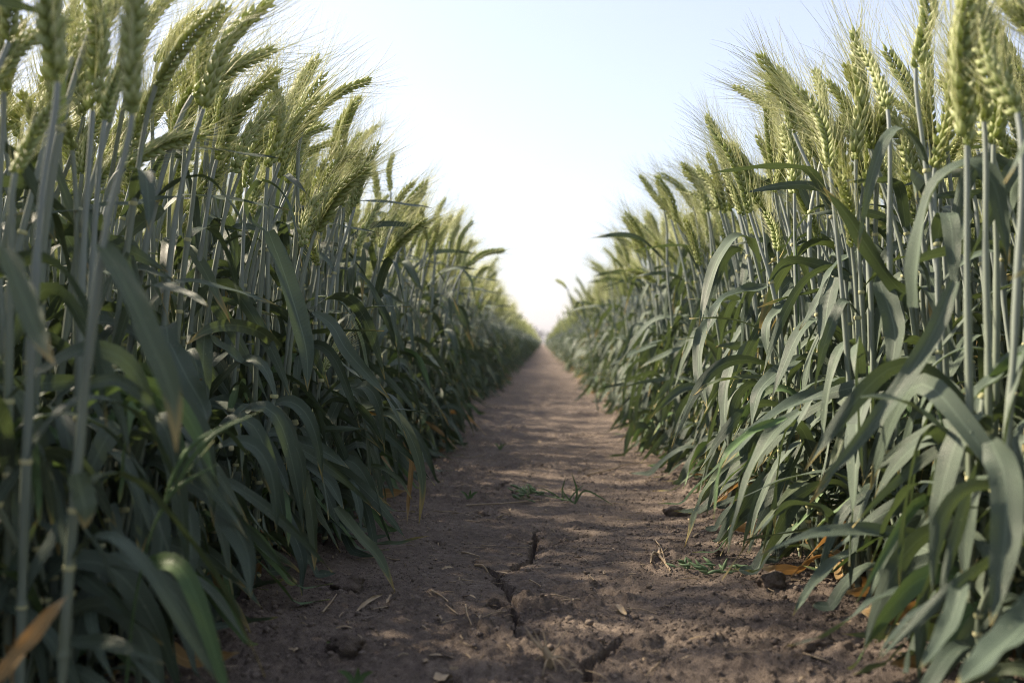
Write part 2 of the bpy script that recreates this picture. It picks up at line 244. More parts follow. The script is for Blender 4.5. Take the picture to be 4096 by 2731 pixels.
def leaf_mat(name, base, base2, tip, trans, tfac=0.3, rough=0.5, tip_from=0.9, spots=0.5):
    m, t, b = new_mat(name)
    uv = N(t, "ShaderNodeUVMap"); sep = N(t, "ShaderNodeSeparateXYZ"); t.links.new(uv.outputs[0], sep.inputs[0])
    oi = N(t, "ShaderNodeObjectInfo"); geo = N(t, "ShaderNodeNewGeometry")
    tc = N(t, "ShaderNodeTexCoord")
    n1 = N(t, "ShaderNodeTexNoise"); n1.inputs['Scale'].default_value = 14; n1.inputs['Detail'].default_value = 3
    t.links.new(geo.outputs['Position'], n1.inputs['Vector'])
    rnd = math_(t, 'FRACT', math_(t, 'ADD', oi.outputs['Random'], math_(t, 'MULTIPLY', geo.outputs['Random Per Island'], 3.7)))
    c = mixc(t, rnd, base, base2)
    c = mixc(t, math_(t, 'MULTIPLY', n1.outputs[0], 0.6), c, tuple(x*1.5 for x in base2))
    # lengthwise veins
    vein = math_(t, 'SINE', math_(t, 'MULTIPLY', sep.outputs[0], 120.0))
    vein2 = math_(t, 'MULTIPLY_ADD', vein, 0.5, 0.5)
    c = mixc(t, math_(t, 'MULTIPLY', vein2, 0.34), c, tuple(x*0.45 for x in base))
    mid = math_(t, 'SUBTRACT', 1.0, math_(t, 'MULTIPLY', math_(t, 'ABSOLUTE', math_(t, 'SUBTRACT', sep.outputs[0], 0.5)), 22.0))
    c = mixc(t, math_(t, 'MULTIPLY', math_(t, 'MAXIMUM', mid, 0.0), 0.55), c, tuple(min(1, x*2.2) for x in base2))
    # pale speckles of wear
    n2 = N(t, "ShaderNodeTexNoise"); n2.inputs['Scale'].default_value = 420; t.links.new(geo.outputs['Position'], n2.inputs['Vector'])
    sp = ramp(t, [(0.70, (0, 0, 0)), (0.74, (1, 1, 1))], n2.outputs[0])
    c = mixc(t, math_(t, 'MULTIPLY', sp.outputs[0], spots), c, (0.30, 0.32, 0.22))
    # yellowing tip and margins, uneven
    edge = math_(t, 'MULTIPLY', math_(t, 'ABSOLUTE', math_(t, 'SUBTRACT', sep.outputs[0], 0.5)), 0.22)
    tv = math_(t, 'ADD', math_(t, 'ADD', sep.outputs[1], edge), math_(t, 'MULTIPLY_ADD', n1.outputs[0], 0.30, -0.19))
    tr = ramp(t, [(tip_from, (0, 0, 0)), (min(1, tip_from+0.13), (1, 1, 1))], tv)
    c = mixc(t, tr.outputs[0], c, tip)
    t.links.new(c, b.inputs['Base Color']); t.links.new(math_(t, 'MULTIPLY_ADD', n1.outputs[0], 0.3, rough-0.15), b.inputs['Roughness'])
    b.inputs['Specular IOR Level'].default_value = 0.22
    bump = N(t, "ShaderNodeBump"); bump.inputs['Strength'].default_value = 0.35; bump.inputs['Distance'].default_value = 0.0006
    t.links.new(vein, bump.inputs['Height']); t.links.new(bump.outputs[0], b.inputs['Normal'])
    tl = N(t, "ShaderNodeBsdfTranslucent"); tcol = mixc(t, tr.outputs[0], trans, tuple(min(1, x*1.3) for x in tip)); t.links.new(tcol, tl.inputs[0])
    ms = N(t, "ShaderNodeMixShader"); ms.inputs[0].default_value = tfac
    t.links.new(b.outputs[0], ms.inputs[1]); t.links.new(tl.outputs[0], ms.inputs[2])
    t.links.new(ms.outputs[0], t.nodes["Material Output"].inputs[0])
    return m
M_LEAF = leaf_mat("wheat_leaf", (0.048, 0.072, 0.056), (0.096, 0.126, 0.090), (0.27, 0.23, 0.09), (0.11, 0.16, 0.045), 0.14, tip_from=0.97)
M_LEAFY = leaf_mat("wheat_leaf_yellow_tip", (0.058, 0.082, 0.050), (0.100, 0.126, 0.072), (0.29, 0.23, 0.09), (0.12, 0.17, 0.04), 0.15, tip_from=0.80)
M_DRY = leaf_mat("dry_leaf", (0.25, 0.155, 0.055), (0.34, 0.235, 0.11), (0.40, 0.31, 0.18), (0.34, 0.18, 0.05), 0.25, 0.7, 0.8, 0.2)
M_YELLOW = leaf_mat("yellowed_leaf", (0.34, 0.21, 0.05), (0.42, 0.29, 0.09), (0.42, 0.22, 0.08), (0.5, 0.26, 0.04), 0.30, 0.6, 0.8, 0.15)
M_BRIGHT = leaf_mat("grass_leaf", (0.070, 0.125, 0.050), (0.100, 0.160, 0.070), (0.22, 0.24, 0.08), (0.12, 0.19, 0.05), 0.16, 0.45, 0.92)
def stem_mat():
    m, t, b = new_mat("wheat_stem")
    geo = N(t, "ShaderNodeNewGeometry"); oi = N(t, "ShaderNodeObjectInfo")
    mp = N(t, "ShaderNodeMapping"); mp.inputs['Scale'].default_value = (600, 600, 25); t.links.new(geo.outputs['Position'], mp.inputs[0])
    n = N(t, "ShaderNodeTexNoise"); n.inputs['Scale'].default_value = 1; n.inputs['Detail'].default_value = 3; t.links.new(mp.outputs[0], n.inputs['Vector'])
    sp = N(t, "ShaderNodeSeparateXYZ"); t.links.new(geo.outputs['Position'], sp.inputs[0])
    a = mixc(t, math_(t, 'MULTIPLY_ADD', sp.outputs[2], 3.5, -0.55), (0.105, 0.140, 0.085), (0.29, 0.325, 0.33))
    c = mixc(t, n.outputs[0], a, (0.20, 0.235, 0.21)); c = mixc(t, math_(t, 'MULTIPLY', oi.outputs['Random'], 0.4), c, (0.15, 0.18, 0.09))
    t.links.new(c, b.inputs['Base Color']); b.inputs['Roughness'].default_value = 0.55; b.inputs['Specular IOR Level'].default_value = 0.35
    bu = N(t, "ShaderNodeBump"); bu.inputs['Strength'].default_value = 0.3; bu.inputs['Distance'].default_value = 0.0004
    t.links.new(n.outputs[0], bu.inputs['Height']); t.links.new(bu.outputs[0], b.inputs['Normal'])
    return m
M_STEM = stem_mat()
def ear_mat():
    m, t, b = new_mat("wheat_ear")
    uv = N(t, "ShaderNodeUVMap"); sep = N(t, "ShaderNodeSeparateXYZ"); t.links.new(uv.outputs[0], sep.inputs[0])
    geo = N(t, "ShaderNodeNewGeometry"); oi = N(t, "ShaderNodeObjectInfo")
    c = ramp(t, [(0.0, (0.165, 0.225, 0.075)), (0.45, (0.29, 0.35, 0.145)), (0.8, (0.45, 0.49, 0.26)), (1.0, (0.60, 0.58, 0.36))], sep.outputs[1]).outputs[0]
    pale = mixc(t, 1.0, c, (1.45, 1.35, 1.5), 'MULTIPLY')
    c = mixc(t, math_(t, 'MULTIPLY', oi.outputs['Random'], 0.8), c, pale)
    c = mixc(t, math_(t, 'MULTIPLY', geo.outputs['Random Per Island'], 0.35), c, (0.32, 0.34, 0.13))
    st = math_(t, 'SINE', math_(t, 'MULTIPLY', sep.outputs[0], 44.0))
    c = mixc(t, math_(t, 'MULTIPLY_ADD', st, 0.09, 0.09), c, (0.06, 0.10, 0.03))
    t.links.new(c, b.inputs['Base Color']); b.inputs['Roughness'].default_value = 0.5; b.inputs['Specular IOR Level'].default_value = 0.35
    tl = N(t, "ShaderNodeBsdfTranslucent"); tl.inputs[0].default_value = (0.55, 0.62, 0.18, 1)
    ms = N(t, "ShaderNodeMixShader"); ms.inputs[0].default_value = 0.34
    t.links.new(b.outputs[0], ms.inputs[1]); t.links.new(tl.outputs[0], ms.inputs[2]); t.links.new(ms.outputs[0], t.nodes["Material Output"].inputs[0])
    return m
M_EAR = ear_mat()
def plain_mat(name, c1, c2, rough=0.6, tfac=0.0, tc=(0, 0, 0), scale=60, bump=0.0):
    m, t, b = new_mat(name)
    geo = N(t, "ShaderNodeNewGeometry")
    n = N(t, "ShaderNodeTexNoise"); n.inputs['Scale'].default_value = scale; n.inputs['Detail'].default_value = 4; t.links.new(geo.outputs['Position'], n.inputs['Vector'])
    r = ramp(t, [(0.3, c1), (0.7, c2)], n.outputs[0]); t.links.new(r.outputs[0], b.inputs['Base Color']); b.inputs['Roughness'].default_value = rough
    b.inputs['Specular IOR Level'].default_value = 0.25
    if bump:
        bu = N(t, "ShaderNodeBump"); bu.inputs['Strength'].default_value = 0.6; bu.inputs['Distance'].default_value = bump
        t.links.new(n.outputs[0], bu.inputs['Height']); t.links.new(bu.outputs[0], b.inputs['Normal'])
    if tfac:
        tl = N(t, "ShaderNodeBsdfTranslucent"); tl.inputs[0].default_value = (*tc, 1)
        ms = N(t, "ShaderNodeMixShader"); ms.inputs[0].default_value = tfac
        t.links.new(b.outputs[0], ms.inputs[1]); t.links.new(tl.outputs[0], ms.inputs[2]); t.links.new(ms.outputs[0], t.nodes["Material Output"].inputs[0])
    return m
M_AWN = plain_mat("wheat_awn", (0.46, 0.50, 0.27), (0.58, 0.58, 0.36), 0.4, 0.4, (0.75, 0.76, 0.42))
M_COLLAR = plain_mat("leaf_collar", (0.36, 0.38, 0.20), (0.50, 0.48, 0.28), 0.6)
M_STRAW = plain_mat("dry_straw", (0.24, 0.18, 0.11), (0.37, 0.30, 0.20), 0.7, scale=90)
M_PANICLE = plain_mat("weed_spikelet", (0.07, 0.12, 0.055), (0.14, 0.20, 0.10), 0.6, scale=250)
M_TREE = plain_mat("distant_tree_leaves", (0.03, 0.05, 0.022), (0.055, 0.075, 0.035), 0.7, scale=0.5)
def soil_mat(name="dry_soil", vary=False):
    m, t, b = new_mat(name)
    geo = N(t, "ShaderNodeNewGeometry")
    def nz(scale, detail=5, rough=0.6):
        n = N(t, "ShaderNodeTexNoise"); n.inputs['Scale'].default_value = scale; n.inputs['Detail'].default_value = detail; n.inputs['Roughness'].default_value = rough
        t.links.new(geo.outputs['Position'], n.inputs['Vector']); return n.outputs[0]
    a = ramp(t, [(0.30, (0.155, 0.126, 0.100)), (0.55, (0.222, 0.181, 0.144)), (0.75, (0.290, 0.239, 0.190))], nz(9, 8, 0.7)).outputs[0]
    c = mixc(t, ramp(t, [(0.40, (0, 0, 0)), (0.62, (1, 1, 1))], nz(110, 6, 0.7)).outputs[0], mixc(t, 1.0, a, (0.62, 0.62, 0.64), 'MULTIPLY'), a)
    c = mixc(t, math_(t, 'MULTIPLY', ramp(t, [(0.66, (0, 0, 0)), (0.70, (1, 1, 1))], nz(520, 2)).outputs[0], 0.35), c, (0.36, 0.31, 0.26))
    if vary: c = mixc(t, math_(t, 'MULTIPLY', geo.outputs['Random Per Island'], 0.8), c, (0.30, 0.25, 0.205))
    t.links.new(c, b.inputs['Base Color']); b.inputs['Roughness'].default_value = 0.95; b.inputs['Specular IOR Level'].default_value = 0.1
    b1 = N(t, "ShaderNodeBump"); b1.inputs['Strength'].default_value = 1.0; b1.inputs['Distance'].default_value = 0.004; t.links.new(nz(160, 7, 0.7), b1.inputs['Height'])
    b2 = N(t, "ShaderNodeBump"); b2.inputs['Strength'].default_value = 1.0; b2.inputs['Distance'].default_value = 0.0015; t.links.new(nz(700, 4, 0.7), b2.inputs['Height'])
    t.links.new(b1.outputs[0], b2.inputs['Normal']); t.links.new(b2.outputs[0], b.inputs['Normal'])
    return m
M_SOIL = soil_mat(); M_CRUMB = soil_mat("soil_crumb", True)
MATS = [M_STEM, M_LEAF, M_LEAFY, M_DRY, M_BRIGHT, M_EAR, M_AWN, M_COLLAR, M_YELLOW]
STEM, LEAF, LEAFY, DRY, BRIGHT, EAR, AWN, COLLAR, YELLOW = range(9)
KIND = {'g': LEAF, 'y': LEAFY, 'd': DRY, 'b': BRIGHT, 'o': YELLOW}
# ------------------------------------------------------------------ mesh building (all quads, numpy)
class Geo:
    def __init__(s): s.v = []; s.f = []; s.uv = []; s.m = []; s.n = 0
    def add(s, v, f, uv, m):
        s.v.append(v); s.f.append(np.asarray(f)+s.n); s.uv.append(uv); s.m.append(np.full(len(f), m)); s.n += len(v)
    def merge(s, g):
        for v, f, uv, m in zip(g.v, g.f, g.uv, g.m):
            s.v.append(v); s.uv.append(uv); s.m.append(m)
        off = s.n
        for f in g.f: s.f.append(f+off)
        s.n += g.n
    def mesh(s, name, mats=None):
        v = np.concatenate(s.v).astype(np.float32); f = np.concatenate(s.f).astype(np.int32); uv = np.concatenate(s.uv).astype(np.float32); mi = np.concatenate(s.m).astype(np.int32)
        me = bpy.data.meshes.new(name)
        me.vertices.add(len(v)); me.vertices.foreach_set("co", v.ravel())
        me.loops.add(f.size); me.loops.foreach_set("vertex_index", f.ravel())
        me.polygons.add(len(f)); me.polygons.foreach_set("loop_start", np.arange(0, f.size, 4, dtype=np.int32))
        me.polygons.foreach_set("loop_total", np.full(len(f), 4, dtype=np.int32))
        if mats is None:
            used = sorted(set(mi.tolist())); mats = [MATS[i] for i in used]; lut = {u: i for i, u in enumerate(used)}
            mi = np.array([lut[x] for x in mi], dtype=np.int32)
        for m in mats: me.materials.append(m)
        me.polygons.foreach_set("material_index", mi); me.polygons.foreach_set("use_smooth", np.ones(len(f), dtype=bool))
        ul = me.uv_layers.new(name="UVMap"); ul.data.foreach_set("uv", uv[f.ravel()].ravel())
        me.update(calc_edges=True); return me
def nrm(a): return a/np.maximum(np.linalg.norm(a, axis=-1, keepdims=True), 1e-9)
def frames(P, up=None):
    T = nrm(np.gradient(P, axis=0)); U = np.zeros_like(P)
    u = np.array(up if up is not None else (0.31, 0.2, 0.93)); u = u-T[0]*u.dot(T[0])
    if np.linalg.norm(u) < 1e-3: u = np.array((1., 0, 0)); u = u-T[0]*u.dot(T[0])
    u = u/np.linalg.norm(u)
    for i in range(len(P)):
        u = u-T[i]*u.dot(T[i]); u = u/np.linalg.norm(u); U[i] = u
    return T, U, np.cross(T, U)
def smooth_path(C, n):                         # Catmull-Rom through the control points
    C = np.array(C, float); d = np.r_[0, np.cumsum(np.linalg.norm(np.diff(C, axis=0), axis=1)**0.5)]
    E = np.vstack([2*C[0]-C[1], C, 2*C[-1]-C[-2]]); t = np.linspace(0, d[-1], n); out = np.zeros((n, 3))
    D = np.r_[d[0]-(d[1]-d[0]), d, d[-1]+(d[-1]-d[-2])]
    for i, x in enumerate(t):
        k = min(len(C)-2, max(0, np.searchsorted(d, x, side='right')-1)); p = E[k:k+4]; tt = D[k:k+4]
        A1 = (tt[1]-x)/(tt[1]-tt[0])*p[0]+(x-tt[0])/(tt[1]-tt[0])*p[1]; A2 = (tt[2]-x)/(tt[2]-tt[1])*p[1]+(x-tt[1])/(tt[2]-tt[1])*p[2]
        A3 = (tt[3]-x)/(tt[3]-tt[2])*p[2]+(x-tt[2])/(tt[3]-tt[2])*p[3]
        B1 = (tt[2]-x)/(tt[2]-tt[0])*A1+(x-tt[0])/(tt[2]-tt[0])*A2; B2 = (tt[3]-x)/(tt[3]-tt[1])*A2+(x-tt[1])/(tt[3]-tt[1])*A3
        out[i] = (tt[2]-x)/(tt[2]-tt[1])*B1+(x-tt[1])/(tt[2]-tt[1])*B2
    return out
def ring_faces(n, k):
    i = np.arange(n-1)[:, None]*k; j = np.arange(k)[None]; a = i+j; b = i+(j+1) % k
    return np.stack([a, b, b+k, a+k], -1).reshape(-1, 4)
def tube(g, P, r, k, mat, cap=False):
    P = np.asarray(P, float); n = len(P); r = np.broadcast_to(r, (n,)); T, U, B = frames(P)
    a = np.arange(k)/k*2*math.pi
    v = P[:, None]+r[:, None, None]*(U[:, None]*np.cos(a)[None, :, None]+B[:, None]*np.sin(a)[None, :, None])
    uv = np.stack(np.broadcast_arrays((np.arange(k)/k)[None], np.linspace(0, 1, n)[:, None]), -1)
    g.add(v.reshape(-1, 3), ring_faces(n, k), uv.reshape(-1, 2), mat)
def ribbon(g, P, W, nrm_dir, mat, fold=0.22, twist=0.0, prof=None, wave=0.0, rng=None):
    n = len(P); T = nrm(np.gradient(P, axis=0)); s = np.linspace(0, 1, n)
    Nn = np.broadcast_to(np.array(nrm_dir, float), (n, 3)) if np.ndim(nrm_dir) == 1 else nrm_dir
    X = nrm(np.cross(T, Nn)); Z = nrm(np.cross(X, T))
    if np.ndim(twist) == 0: tw = twist*s
    else: tw = twist
    X2 = X*np.cos(tw)[:, None]+Z*np.sin(tw)[:, None]; Z2 = -X*np.sin(tw)[:, None]+Z*np.cos(tw)[:, None]
    if prof is None: prof = np.clip(0.55+s*3.2, 0, 1)*np.clip(1-((s-0.42)/0.58).clip(0)**2.3, 0.015, 1)
    u = np.array([-1, -.5, 0, .5, 1.]); h = np.abs(u)*fold
    hw = W*0.5*prof
    v = P[:, None]+X2[:, None]*(u[None, :, None]*hw[:, None, None])+Z2[:, None]*((h[None, :]*hw[:, None])[..., None])
    if wave and rng is not None:
        ph = rng.uniform(0, 6.28); ww = np.sin(s*rng.uniform(14, 26)+ph)*wave
        v[:, 0] += Z2*ww[:, None]; v[:, 4] += Z2*(np.sin(s*rng.uniform(14, 26)+ph+2)*wave)[:, None]
    i = np.arange(n-1)[:, None]*5; j = np.arange(4)[None]; a = i+j
    f = np.stack([a, a+1, a+6, a+5], -1).reshape(-1, 4)
    uv = np.stack(np.broadcast_arrays((u*.5+.5)[None], s[:, None]), -1)
    g.add(v.reshape(-1, 3), f, uv.reshape(-1, 2), mat)
# ---- ear in its own frame: z along the ear
def floret_template(k, prof):
    a = np.arange(k)/k*2*math.pi; n = len(prof); z = np.linspace(0, 1, n)
    v = np.stack(np.broadcast_arrays(np.cos(a)[None]*np.array(prof)[:, None], np.sin(a)[None]*np.array(prof)[:, None], z[:, None]), -1)
    uv = np.stack(np.broadcast_arrays((a/6.283)[None], z[:, None]), -1)
    return v.reshape(-1, 3), ring_faces(n, k), uv.reshape(-1, 2)
F_HI = floret_template(6, [0.30, 0.85, 1.0, 0.88, 0.55, 0.22, 0.04]); F_LO = floret_template(4, [0.4, 1.0, 0.7, 0.08])
def rotmat(x, z):
    z = nrm(z); y = nrm(np.cross(z, x)); x = np.cross(y, z); return np.stack([x, y, z], 1)
def ear_local(L, rng, lo=False, awn=0.075):
    """returns florets (v,f,uv) and awns (v,f,uv), straight along +z from 0 to L"""
    g = Geo(); ga = Geo(); n = int(rng.integers(20, 25)) if not lo else 12
    tpl = F_LO if lo else F_HI; sc = L/0.115; roll = rng.uniform(0, 6.28); fat = rng.uniform(0.98, 1.22)
    aw_len = awn*rng.uniform(0.8, 1.15); spread = rng.uniform(0.2, 0.42)
    for i in range(n+1):
        t = i/n; side = 1 if i % 2 else -1; last = i == n
        z0 = L*(0.01+0.86*t); env = (0.62+0.42*math.sin(math.pi*min(1, t*0.9+0.12))**0.7)*fat
        fl = 0.0138*sc*env*rng.uniform(.86, 1.12)*(1.25 if lo else 1.0); rr = 0.0028*sc*env*(1.5 if lo else 1.0)
        tilt = 0.0 if last else side*rng.uniform(0.14, 0.34)
        kinds = ((-0.42, 0.9, 0.0), (0.42, 0.9, 0.0), (0.0, 1.05, 0.28)) if not lo else ((-.35, 1, 0), (.35, 1, 0))
        for fan, ls, up in kinds:
            fan = fan+rng.uniform(-.13, .13)
            d = nrm(np.array([math.sin(tilt)+side*0.05, math.sin(fan), math.cos(tilt)*math.cos(fan)]))
            o = np.array([side*0.0016*sc*(0 if last else 1), math.sin(fan)*0.0035*sc, z0+up*fl*0.6])
            Rm = rotmat(np.array([1., 0, 0.05]), d)
            v = tpl[0]*np.array([rr*0.85, rr, fl*ls]); v = v+np.stack([np.sin(v[:, 2]/fl*2.2)*rr*0.35*side, v[:, 0]*0, v[:, 0]*0], 1)
            g.add(v@Rm.T+o, tpl[1], tpl[2], EAR)
            if lo and rng.random() < 0.45: continue
            if rng.random() < 0.75:                       # awn
                tip = o+d*fl*ls*0.93; m = 4 if lo else 6; s = np.linspace(0, 1, m)[:, None]
                out = np.array([side*rng.uniform(0.3, 1.0), math.copysign(1, fan)*rng.uniform(0.1, 1.0), 0]); out = out/np.linalg.norm(out)
                e = nrm(np.array([0, 0, 1.])+out*(spread*rng.uniform(0.5, 1.5)))
                ll = aw_len*(0.55+0.6*math.sin(math.pi*(0.15+0.7*t)))*rng.uniform(0.75, 1.1)
                P = tip+ll*(s*d*0.35*(1-s)+e*s*(0.65+0.35*s))+out*ll*0.10*rng.uniform(-1, 1.2)*s**2
                r = (0.00031 if not lo else 0.00055)*(1-0.75*s[:, 0]); tube(ga, P, r, 3, AWN)
    zz = np.linspace(0, L*0.9, 2*n); zig = np.array([0.0010*sc*(1 if k % 2 else -1) for k in range(2*n)])
    tube(g, np.stack([zig, zz*0, zz], 1), 0.0012*sc, 4 if lo else 5, EAR)
    c, s_ = math.cos(roll), math.sin(roll); Rz = np.array([[c, -s_, 0], [s_, c, 0], [0, 0, 1]])
    for q in (g, ga): q.v = [v@Rz.T for v in q.v]
    return g, ga
def bend(g, P, L):
    """maps a straight ear on to the curve P (n,3)"""
    T, U, B = frames(P); n = len(P); q = Geo(); q.f = g.f; q.uv = g.uv; q.m = g.m; q.n = g.n
    for v in g.v:
        t = v[:, 2]/L*(n-1); i = np.clip(np.floor(t).astype(int), 0, n-2); fr = np.clip(t-i, 0, 1)[:, None]; ex = np.clip(v[:, 2]-L, 0, None)[:, None]+np.clip(v[:, 2], None, 0)[:, None]
        C = P[i]*(1-fr)+P[i+1]*fr; Ui = U[i]*(1-fr)+U[i+1]*fr; Bi = B[i]*(1-fr)+B[i+1]*fr; Ti = T[i]*(1-fr)+T[i+1]*fr
        q.v.append(C+Ui*v[:, :1]+Bi*v[:, 1:2]+Ti*ex)
    return q
EARPOOL = {}
def ear_pair(P, rng, lo=False, key=None):
    L = float(np.linalg.norm(np.diff(P, axis=0), axis=1).sum())
    k = (lo, int(rng.integers(0, 7)))
    if k not in EARPOOL: EARPOOL[k] = ear_local(0.115, np.random.default_rng(100+k[1]), lo)
    g, ga = EARPOOL[k]; a = rng.uniform(0, 6.28); c, s = math.cos(a), math.sin(a); Rz = np.array([[c, -s, 0], [s, c, 0], [0, 0, 1]])
    f = L/0.115; fx = min(max(f, 0.72), 1.1); out = []
    for q in (g, ga):
        w_ = Geo(); w_.f = q.f; w_.uv = q.uv; w_.m = q.m; w_.n = q.n; w_.v = [(v@Rz.T)*np.array([fx, fx, f]) for v in q.v]; out.append(bend(w_, P, L))
    return out
def stem_geo(P, ear_at=1.0, collar=None, k=7, lo=False):
    """P: stem axis foot -> ear base; leaf sheaths make it thicker below each collar"""
    g = Geo(); n = len(P); z = P[:, 2]; s = np.linspace(0, 1, n)
    r = 0.0027-0.0008*s
    if collar:
        for c in collar: r = np.where((s < c) & (s > c-0.16), np.maximum(r, 0.0032-0.0006*s), r)
    tube(g, P, r, k, STEM)
    if not lo:
        for c in ((collar or [])[:3]):
            i = max(1, min(n-2, int((c-0.17)*(n-1)))) if c > 0.2 else 1
            p = P[i]; T = nrm(P[i+1]-P[i-1]); Q = np.array([p+T*x for x in (-.0045, -.002, 0, .002, .0045)])
            tube(g, Q, np.array([.0027, .0034, .0036, .0033, .0027]), k, STEM)
    return g
def collar_ring(g, p, T, r=0.0035):
    Q = np.array([p-T*0.0022, p-T*0.0005, p+T*0.0012]); tube(g, Q, np.array([r*0.92, r*1.08, r*0.95]), 7, COLLAR)
def leaf_auto(p, T, az, length, width, th0, th1, mat, rng, lo=False, curl=1.4):
    """arching blade leaving the stem at p; az is the compass angle, th measured from straight up"""
    n = 9 if lo else 18; g = Geo(); s = np.linspace(0, 1, n); sk = rng.uniform(.10, .50); kw = rng.uniform(.02, .11); sg = 1/(1+np.exp(-(s-sk)/kw)); sg = (sg-sg[0])/(sg[-1]-sg[0])
    th = th0+(th1-th0)*(0.25*s**curl+0.75*sg); ds = length/(n-1)
    az_s = az+rng.uniform(-.7, .7)*s**2
    dirs = np.stack([np.sin(th)*np.cos(az_s), np.sin(th)*np.sin(az_s), np.cos(th)], 1)
    P = p+np.vstack([np.zeros(3), np.cumsum((dirs[1:]+dirs[:-1])/2*ds, axis=0)])
    Nn = np.stack([-np.cos(th)*np.cos(az_s), -np.cos(th)*np.sin(az_s), np.sin(th)], 1)
    P[:, 2] = np.maximum(P[:, 2], 0.004+0.004*rng.random())
    ribbon(g, P, width, Nn, mat, fold=rng.uniform(.08, .35), twist=rng.uniform(-3.0, 3.0)*(rng.random() < .8), wave=0 if lo else .0009, rng=rng)
    if not lo: collar_ring(g, p, T)
    return g
def leaf_hand(pts, width, ncode, kind, rng):
    P = smooth_path(pts, 22); g = Geo(); n = len(P)
    rt_ = pts[0][0] > 0; base = {'f': (-0.75, -0.62, 0.5) if rt_ else (0.3, -1, 0.35), 's': (0.9, -0.35, 0.25), 'u': (0.05, -0.45, 0.9)}[ncode]
    prof = None
    s = np.linspace(0, 1, n); tw = np.linspace(rng.uniform(-.45, .45), rng.uniform(-.9, .9), n)+.25*np.sin(s*rng.uniform(4, 9))
    ribbon(g, P, width, base, KIND.get(kind, LEAF), fold=rng.uniform(.25, .55), twist=tw, wave=.0010, rng=rng)
    return g
# ------------------------------------------------------------------ object helpers
def tag(o, label=None, cat=None, group=None, kind=None):
    if label: o['label'] = label
    if cat: o['category'] = cat
    if group: o['group'] = group
    if kind: o['kind'] = kind
    return o
def link(name, me, parent=None):
    o = bpy.data.objects.new(name, me); COL.objects.link(o)
    if parent is not None: o.parent = parent
    return o
def empty(name, loc=(0, 0, 0)):
    o = bpy.data.objects.new(name, None); COL.objects.link(o); o.location = loc; o.empty_display_size = 0.02; return o
# ------------------------------------------------------------------ ground
def hash2(i, j, seed):
    n = (i.astype(np.int64)*374761393+j.astype(np.int64)*668265263+seed*974634777) & 0x7fffffff
    n = ((n ^ (n >> 13))*1274126177) & 0x7fffffff
    return ((n ^ (n >> 16)) & 0xffff)/65535.0
def vnoise(x, y, seed):
    i = np.floor(x); j = np.floor(y); fx = x-i; fy = y-j; fx = fx*fx*fx*(fx*(fx*6-15)+10); fy = fy*fy*fy*(fy*(fy*6-15)+10)
    a = hash2(i, j, seed); b = hash2(i+1, j, seed); c = hash2(i, j+1, seed); d = hash2(i+1, j+1, seed)
    return (a*(1-fx)+b*fx)*(1-fy)+(c*(1-fx)+d*fx)*fy
def fbm(x, y, seed, octv=4, gain=0.5):
    s = 0; a = 1; tot = 0
    for o in range(octv):
        s = s+a*(vnoise(x*2**o, y*2**o, seed+o)-0.5); tot += a; a *= gain
    return s/tot*2
def worley(x, y, seed):
    i = np.floor(x); j = np.floor(y); f1 = np.full(x.shape, 9.); f2 = np.full(x.shape, 9.); val = np.zeros(x.shape)
    for di in (-1, 0, 1):
        for dj in (-1, 0, 1):
            a = i+di; b = j+dj; px = a+hash2(a, b, seed); py = b+hash2(a, b, seed+1); d = np.hypot(px-x, py-y)
            f2 = np.where(d < f1, f1, np.minimum(f2, d)); val = np.where(d < f1, hash2(a, b, seed+2), val); f1 = np.minimum(f1, d)
    return f1, f2, val
